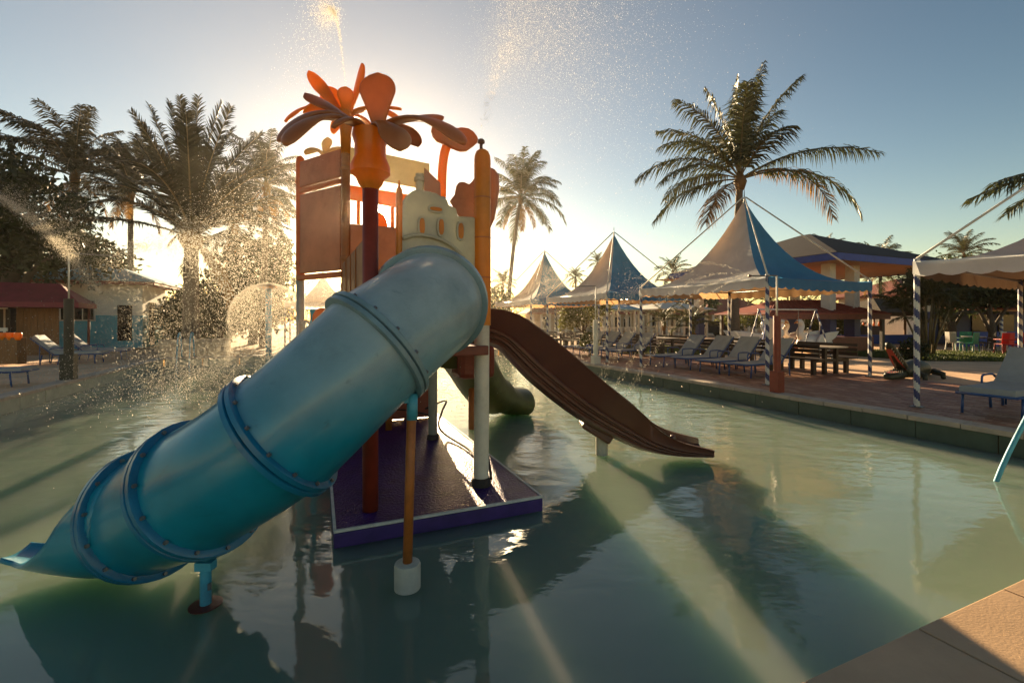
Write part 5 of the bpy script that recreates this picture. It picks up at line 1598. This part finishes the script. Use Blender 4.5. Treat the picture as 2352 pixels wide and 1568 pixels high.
s0 = swan('white swan boat left of the red post, turned to the camera', G(1718, 21, .27), R(-60))
dup(s0, G(1742, 19.8, .27), R(-20), 'white swan boat just left of the red post, side on')
dup(s0, G(1868, 20.2, .27), R(200), 'white swan boat right of the red post behind the picnic table')
dup(s0, G(1840, 22, .27), R(185), 'white swan boat behind the other one right of the red post')
sw = thing('swing_frame', 'A-frame garden swing with thin striped legs among the swan boats', 'swing', G(1810, 17.8, .26), R(14))
for x in (-1.35, 1.35):
    for y in (-.7, .7):
        q = MB(); rings = []
        q.tube([V3(x, y, 0).lerp(V3(x, 0, 1.9), i / 24) for i in range(25)], .026, 8)
        for i in range(24):
            for j in range(8):
                q.m[i * 8 + j] = (i // 2) % 2
        local(q, 'leg', [M['pole_white'], M['pole_blue']], sw, smooth=True)
q = MB(); q.tube([(-1.4, 0, 1.9), (1.4, 0, 1.9)], .03, 8); local(q, 'top_bar', M['pole_white'], sw, smooth=True)
for x in (-.5, .5):
    q = MB(); q.tube([(x, 0, 1.9), (x, .02, .5)], .01, 6); local(q, 'chain', M['steel_dark'], sw)
q = MB(); q.box((0, .02, .48), (1.2, .4, .04)); local(q, 'seat', M['chair_white'], sw, bevel=.01)
bd = thing('notice_board', 'white notice board leaning behind the red post', 'sign', G(1770, 16.5, .26), R(10))
q = MB(); q.box((0, 0, 1.0), (.42, .05, 1.1), rot=Matrix.Rotation(R(12), 4, 'Y')); local(q, 'board', M['chair_white'], bd, bevel=.01)
q = MB(); q.box((0, .03, 1.0), (.5, .04, 1.2), rot=Matrix.Rotation(R(12), 4, 'Y')); local(q, 'frame', M['blue_paint'], bd)
for x in (-.12, .2):
    q = MB(); q.tube([(x - .1, .03, .5), (x - .15, .03, 0)], .02, 6); local(q, 'leg', M['blue_paint'], bd)

# ------------------------------------------------------------------ water in the air
octv = np.array([(1, 0, 0), (-1, 0, 0), (0, 1, 0), (0, -1, 0), (0, 0, 1), (0, 0, -1)], float)
octf = np.array([(0, 2, 4), (2, 1, 4), (1, 3, 4), (3, 0, 4), (2, 0, 5), (1, 2, 5), (3, 1, 5), (0, 3, 5)])


def drops(name, label, pts, rad, streak=None):
    k = len(pts)
    rad = np.asarray(rad)
    v = octv[None] * rad[:, None, None]
    if streak is not None:
        d = streak / np.maximum(1e-6, np.linalg.norm(streak, axis=1))[:, None]
        al = (octv @ d.T).T[:, :, None] * d[:, None, :]
        v = v + al * rad[:, None, None] * 1.1
    v = (v + pts[:, None]).reshape(-1, 3)
    f = (octf[None] + (np.arange(k) * 6)[:, None, None]).reshape(-1, 3)
    me = bpy.data.meshes.new(name)
    me.vertices.add(len(v)); me.vertices.foreach_set('co', v.ravel())
    me.loops.add(len(f) * 3); me.loops.foreach_set('vertex_index', f.ravel())
    me.polygons.add(len(f)); me.polygons.foreach_set('loop_start', np.arange(len(f)) * 3)
    me.update(calc_edges=True)
    me.materials.append(M['drop'])
    o = bpy.data.objects.new(name, me)
    col.objects.link(o)
    return tag(o, label, kind='stuff')


def jet(p0, v0, n, spread, t1, g=9.8, drag=.0, jitter=.02, t0=0.0, bias=.7):
    """ballistic water from a nozzle: positions and velocities of n drops"""
    t = t0 + (t1 - t0) * nr.random(n) ** bias
    v = np.array(v0)[None] * (1 + nr.normal(size=(n, 1)) * spread * .5) + nr.normal(size=(n, 3)) * spread * np.linalg.norm(v0)
    k = (1 - np.exp(-drag * t)) / drag if drag > 0 else t
    p = np.array(p0)[None] + v * np.asarray(k)[:, None]
    p[:, 2] -= .5 * g * t * t
    p += nr.normal(size=(n, 3)) * jitter
    vel = v.copy(); vel[:, 2] -= g * t
    ok = p[:, 2] > .02
    return p[ok], vel[ok]


def rr(n, lo, hi):
    return lo + (hi - lo) * nr.random(n) ** 2.2


def emit(name, label, jets, lo, hi):
    ps = np.concatenate([j[0] for j in jets]); vs = np.concatenate([j[1] for j in jets])
    drops(name, label, ps, rr(len(ps), lo, hi), vs)


top2 = at(cr2, 4.66)
emit('palm_jet_spray', 'thin jet of water rising from the palm top of the tower',
     [jet(top2, (-.45, .1, 4.5), 900, .010, .5, jitter=.006), jet(top2, (-.52, .1, 4.5), 1600, .03, .66, t0=.3, jitter=.03, bias=1.0), jet(top2, (-.62, .1, 4.4), 1500, .05, 1.0, t0=.4, jitter=.05)], .0018, .0042)
top1 = at(P1, 3.55)
emit('post_jet_spray', 'fan of drops thrown up from the amber post',
     [jet(top1, (.8, .3, 4.4), 900, .05, .42, jitter=.02), jet(top1, (1.0, .7, 6.2), 2600, .05, 1.1, t0=.22, jitter=.05, bias=1.0), jet(top1, (1.5, .8, 6.4), 2200, .07, 1.3, t0=.4, jitter=.08, bias=1.0),
      jet(top1, (1.5, .8, 5.0), 2600, .10, 1.1, t0=.25, jitter=.1, bias=1.0)], .0013, .0034)
emit('post_mist_spray', 'faint drifting mist above the amber post',
     [jet(top1, (.9, .5, 4.8), 12000, .10, .85, t0=.1, jitter=.14, bias=1.0), jet(top1, (1.5, .8, 5.4), 16000, .12, 1.1, t0=.3, jitter=.2, bias=1.0)], .0009, .0016)
a = SPR_R
emit('sprayer_spray', 'streams of drops from the red post sprayer towards the tower',
     [jet(a, (-3.6, .9, vz), 1200, .015, 1.25, jitter=.010) for vz in (2.4, 1.1, .1, -.8)] + [jet(a, (-4.8, 1.2, 1.8), 3000, .08, 1.2, t0=.2, jitter=.05, bias=.9)], .002, .0045)
a = SPR_W
emit('sprayer_spray', 'veil of drops from the off white sprayer before the tents',
     [jet(a, (-3.2, -.6, vz), 4500, .07, 1.4, jitter=.04) for vz in (3.4, 2.0, .8)] + [jet(a, (-2.2, -1.2, 2.4), 8000, .22, 1.4, t0=.1, jitter=.15, bias=.8)], .0025, .0065)
a = SPR_L
emit('sprayer_spray', 'dense golden drops from the dark post sprayer at left',
     [jet(a, (4.6, -.4, 2.2), 12000, .10, 1.35, jitter=.05), jet(a, (5.6, .2, 3.2), 15000, .13, 1.5, t0=.2, jitter=.1, bias=.9), jet(a, (6.6, -.5, 3.6), 14000, .15, 1.6, t0=.3, jitter=.12, bias=.9)], .0035, .0098)
src = P(-150, 420, 9.2)
emit('stream_spray', 'long stream of water crossing from the left edge',
     [jet(src, (4.2, .5, .4), 14000, .022, .75, jitter=.045, bias=1.0), jet(src, (4.8, .6, .6), 9000, .06, 1.05, t0=.25, jitter=.1, bias=.9), jet(src, (5.6, .7, 1.0), 10000, .10, 1.15, t0=.45, jitter=.12, bias=.9)], .0022, .006)
# the dome of the mushroom fountain: a round bell of water that closes towards the surface
n = 30000
az = nr.random(n) * 2 * math.pi
q_ = nr.random(n) * 2.75
arc = np.minimum(q_, 1.75) / 1.75 * R(98)
rad_ = 1.22 * np.sin(arc)
zz_ = 3.02 - 1.22 * (1 - np.cos(arc)) - np.maximum(0, q_ - 1.75) * 1.75
fu_ = 1 + nr.normal(size=n) * (.012 + .035 * np.clip(q_ - 1.2, 0, 2))
pd = np.stack([np.cos(az) * rad_ * fu_, np.sin(az) * rad_ * fu_, zz_], 1) + np.array(fo) + nr.normal(size=(n, 3)) * .015
vd = np.stack([np.cos(az) * np.cos(arc), np.sin(az) * np.cos(arc), -np.sin(arc) - .1], 1)
ok = pd[:, 2] > .02
drops('dome_spray', 'round dome of falling water under the mushroom cap', pd[ok], rr(ok.sum(), .0035, .0100), vd[ok])
# splash of drops low over the water at left
n = 22000
cx = P(520, 790, 12.5)
ps = np.stack([cx.x + nr.normal(size=n) * 2.1, cx.y + nr.normal(size=n) * 2.2, np.abs(nr.normal(size=n)) * .75 + .03], 1)
drops('splash_spray', 'splashing drops low over the pool at left', ps, rr(n, .003, .009), nr.normal(size=(n, 3)) * .5 + np.array((.6, 0, -1.0)))


# ------------------------------------------------------------------ thin mist added for the warm veil of sun flare
hz = MB(); hz.box((0, 70, 6.3), (420, 330, 14.8))
hm = bpy.data.materials.new('misty air'); hm.use_nodes = True
hm.node_tree.nodes.clear()
pv_ = hm.node_tree.nodes.new('ShaderNodeVolumePrincipled')
pv_.inputs['Color'].default_value = (1, .92, .76, 1)
pv_.inputs['Density'].default_value = 0.0006
pv_.inputs['Anisotropy'].default_value = 0.88
oo_ = hm.node_tree.nodes.new('ShaderNodeOutputMaterial')
hm.node_tree.links.new(pv_.outputs[0], oo_.inputs['Volume'])
tag(hz.build('haze', hm), 'thin warm mist added for the glow round the low sun', kind='stuff')
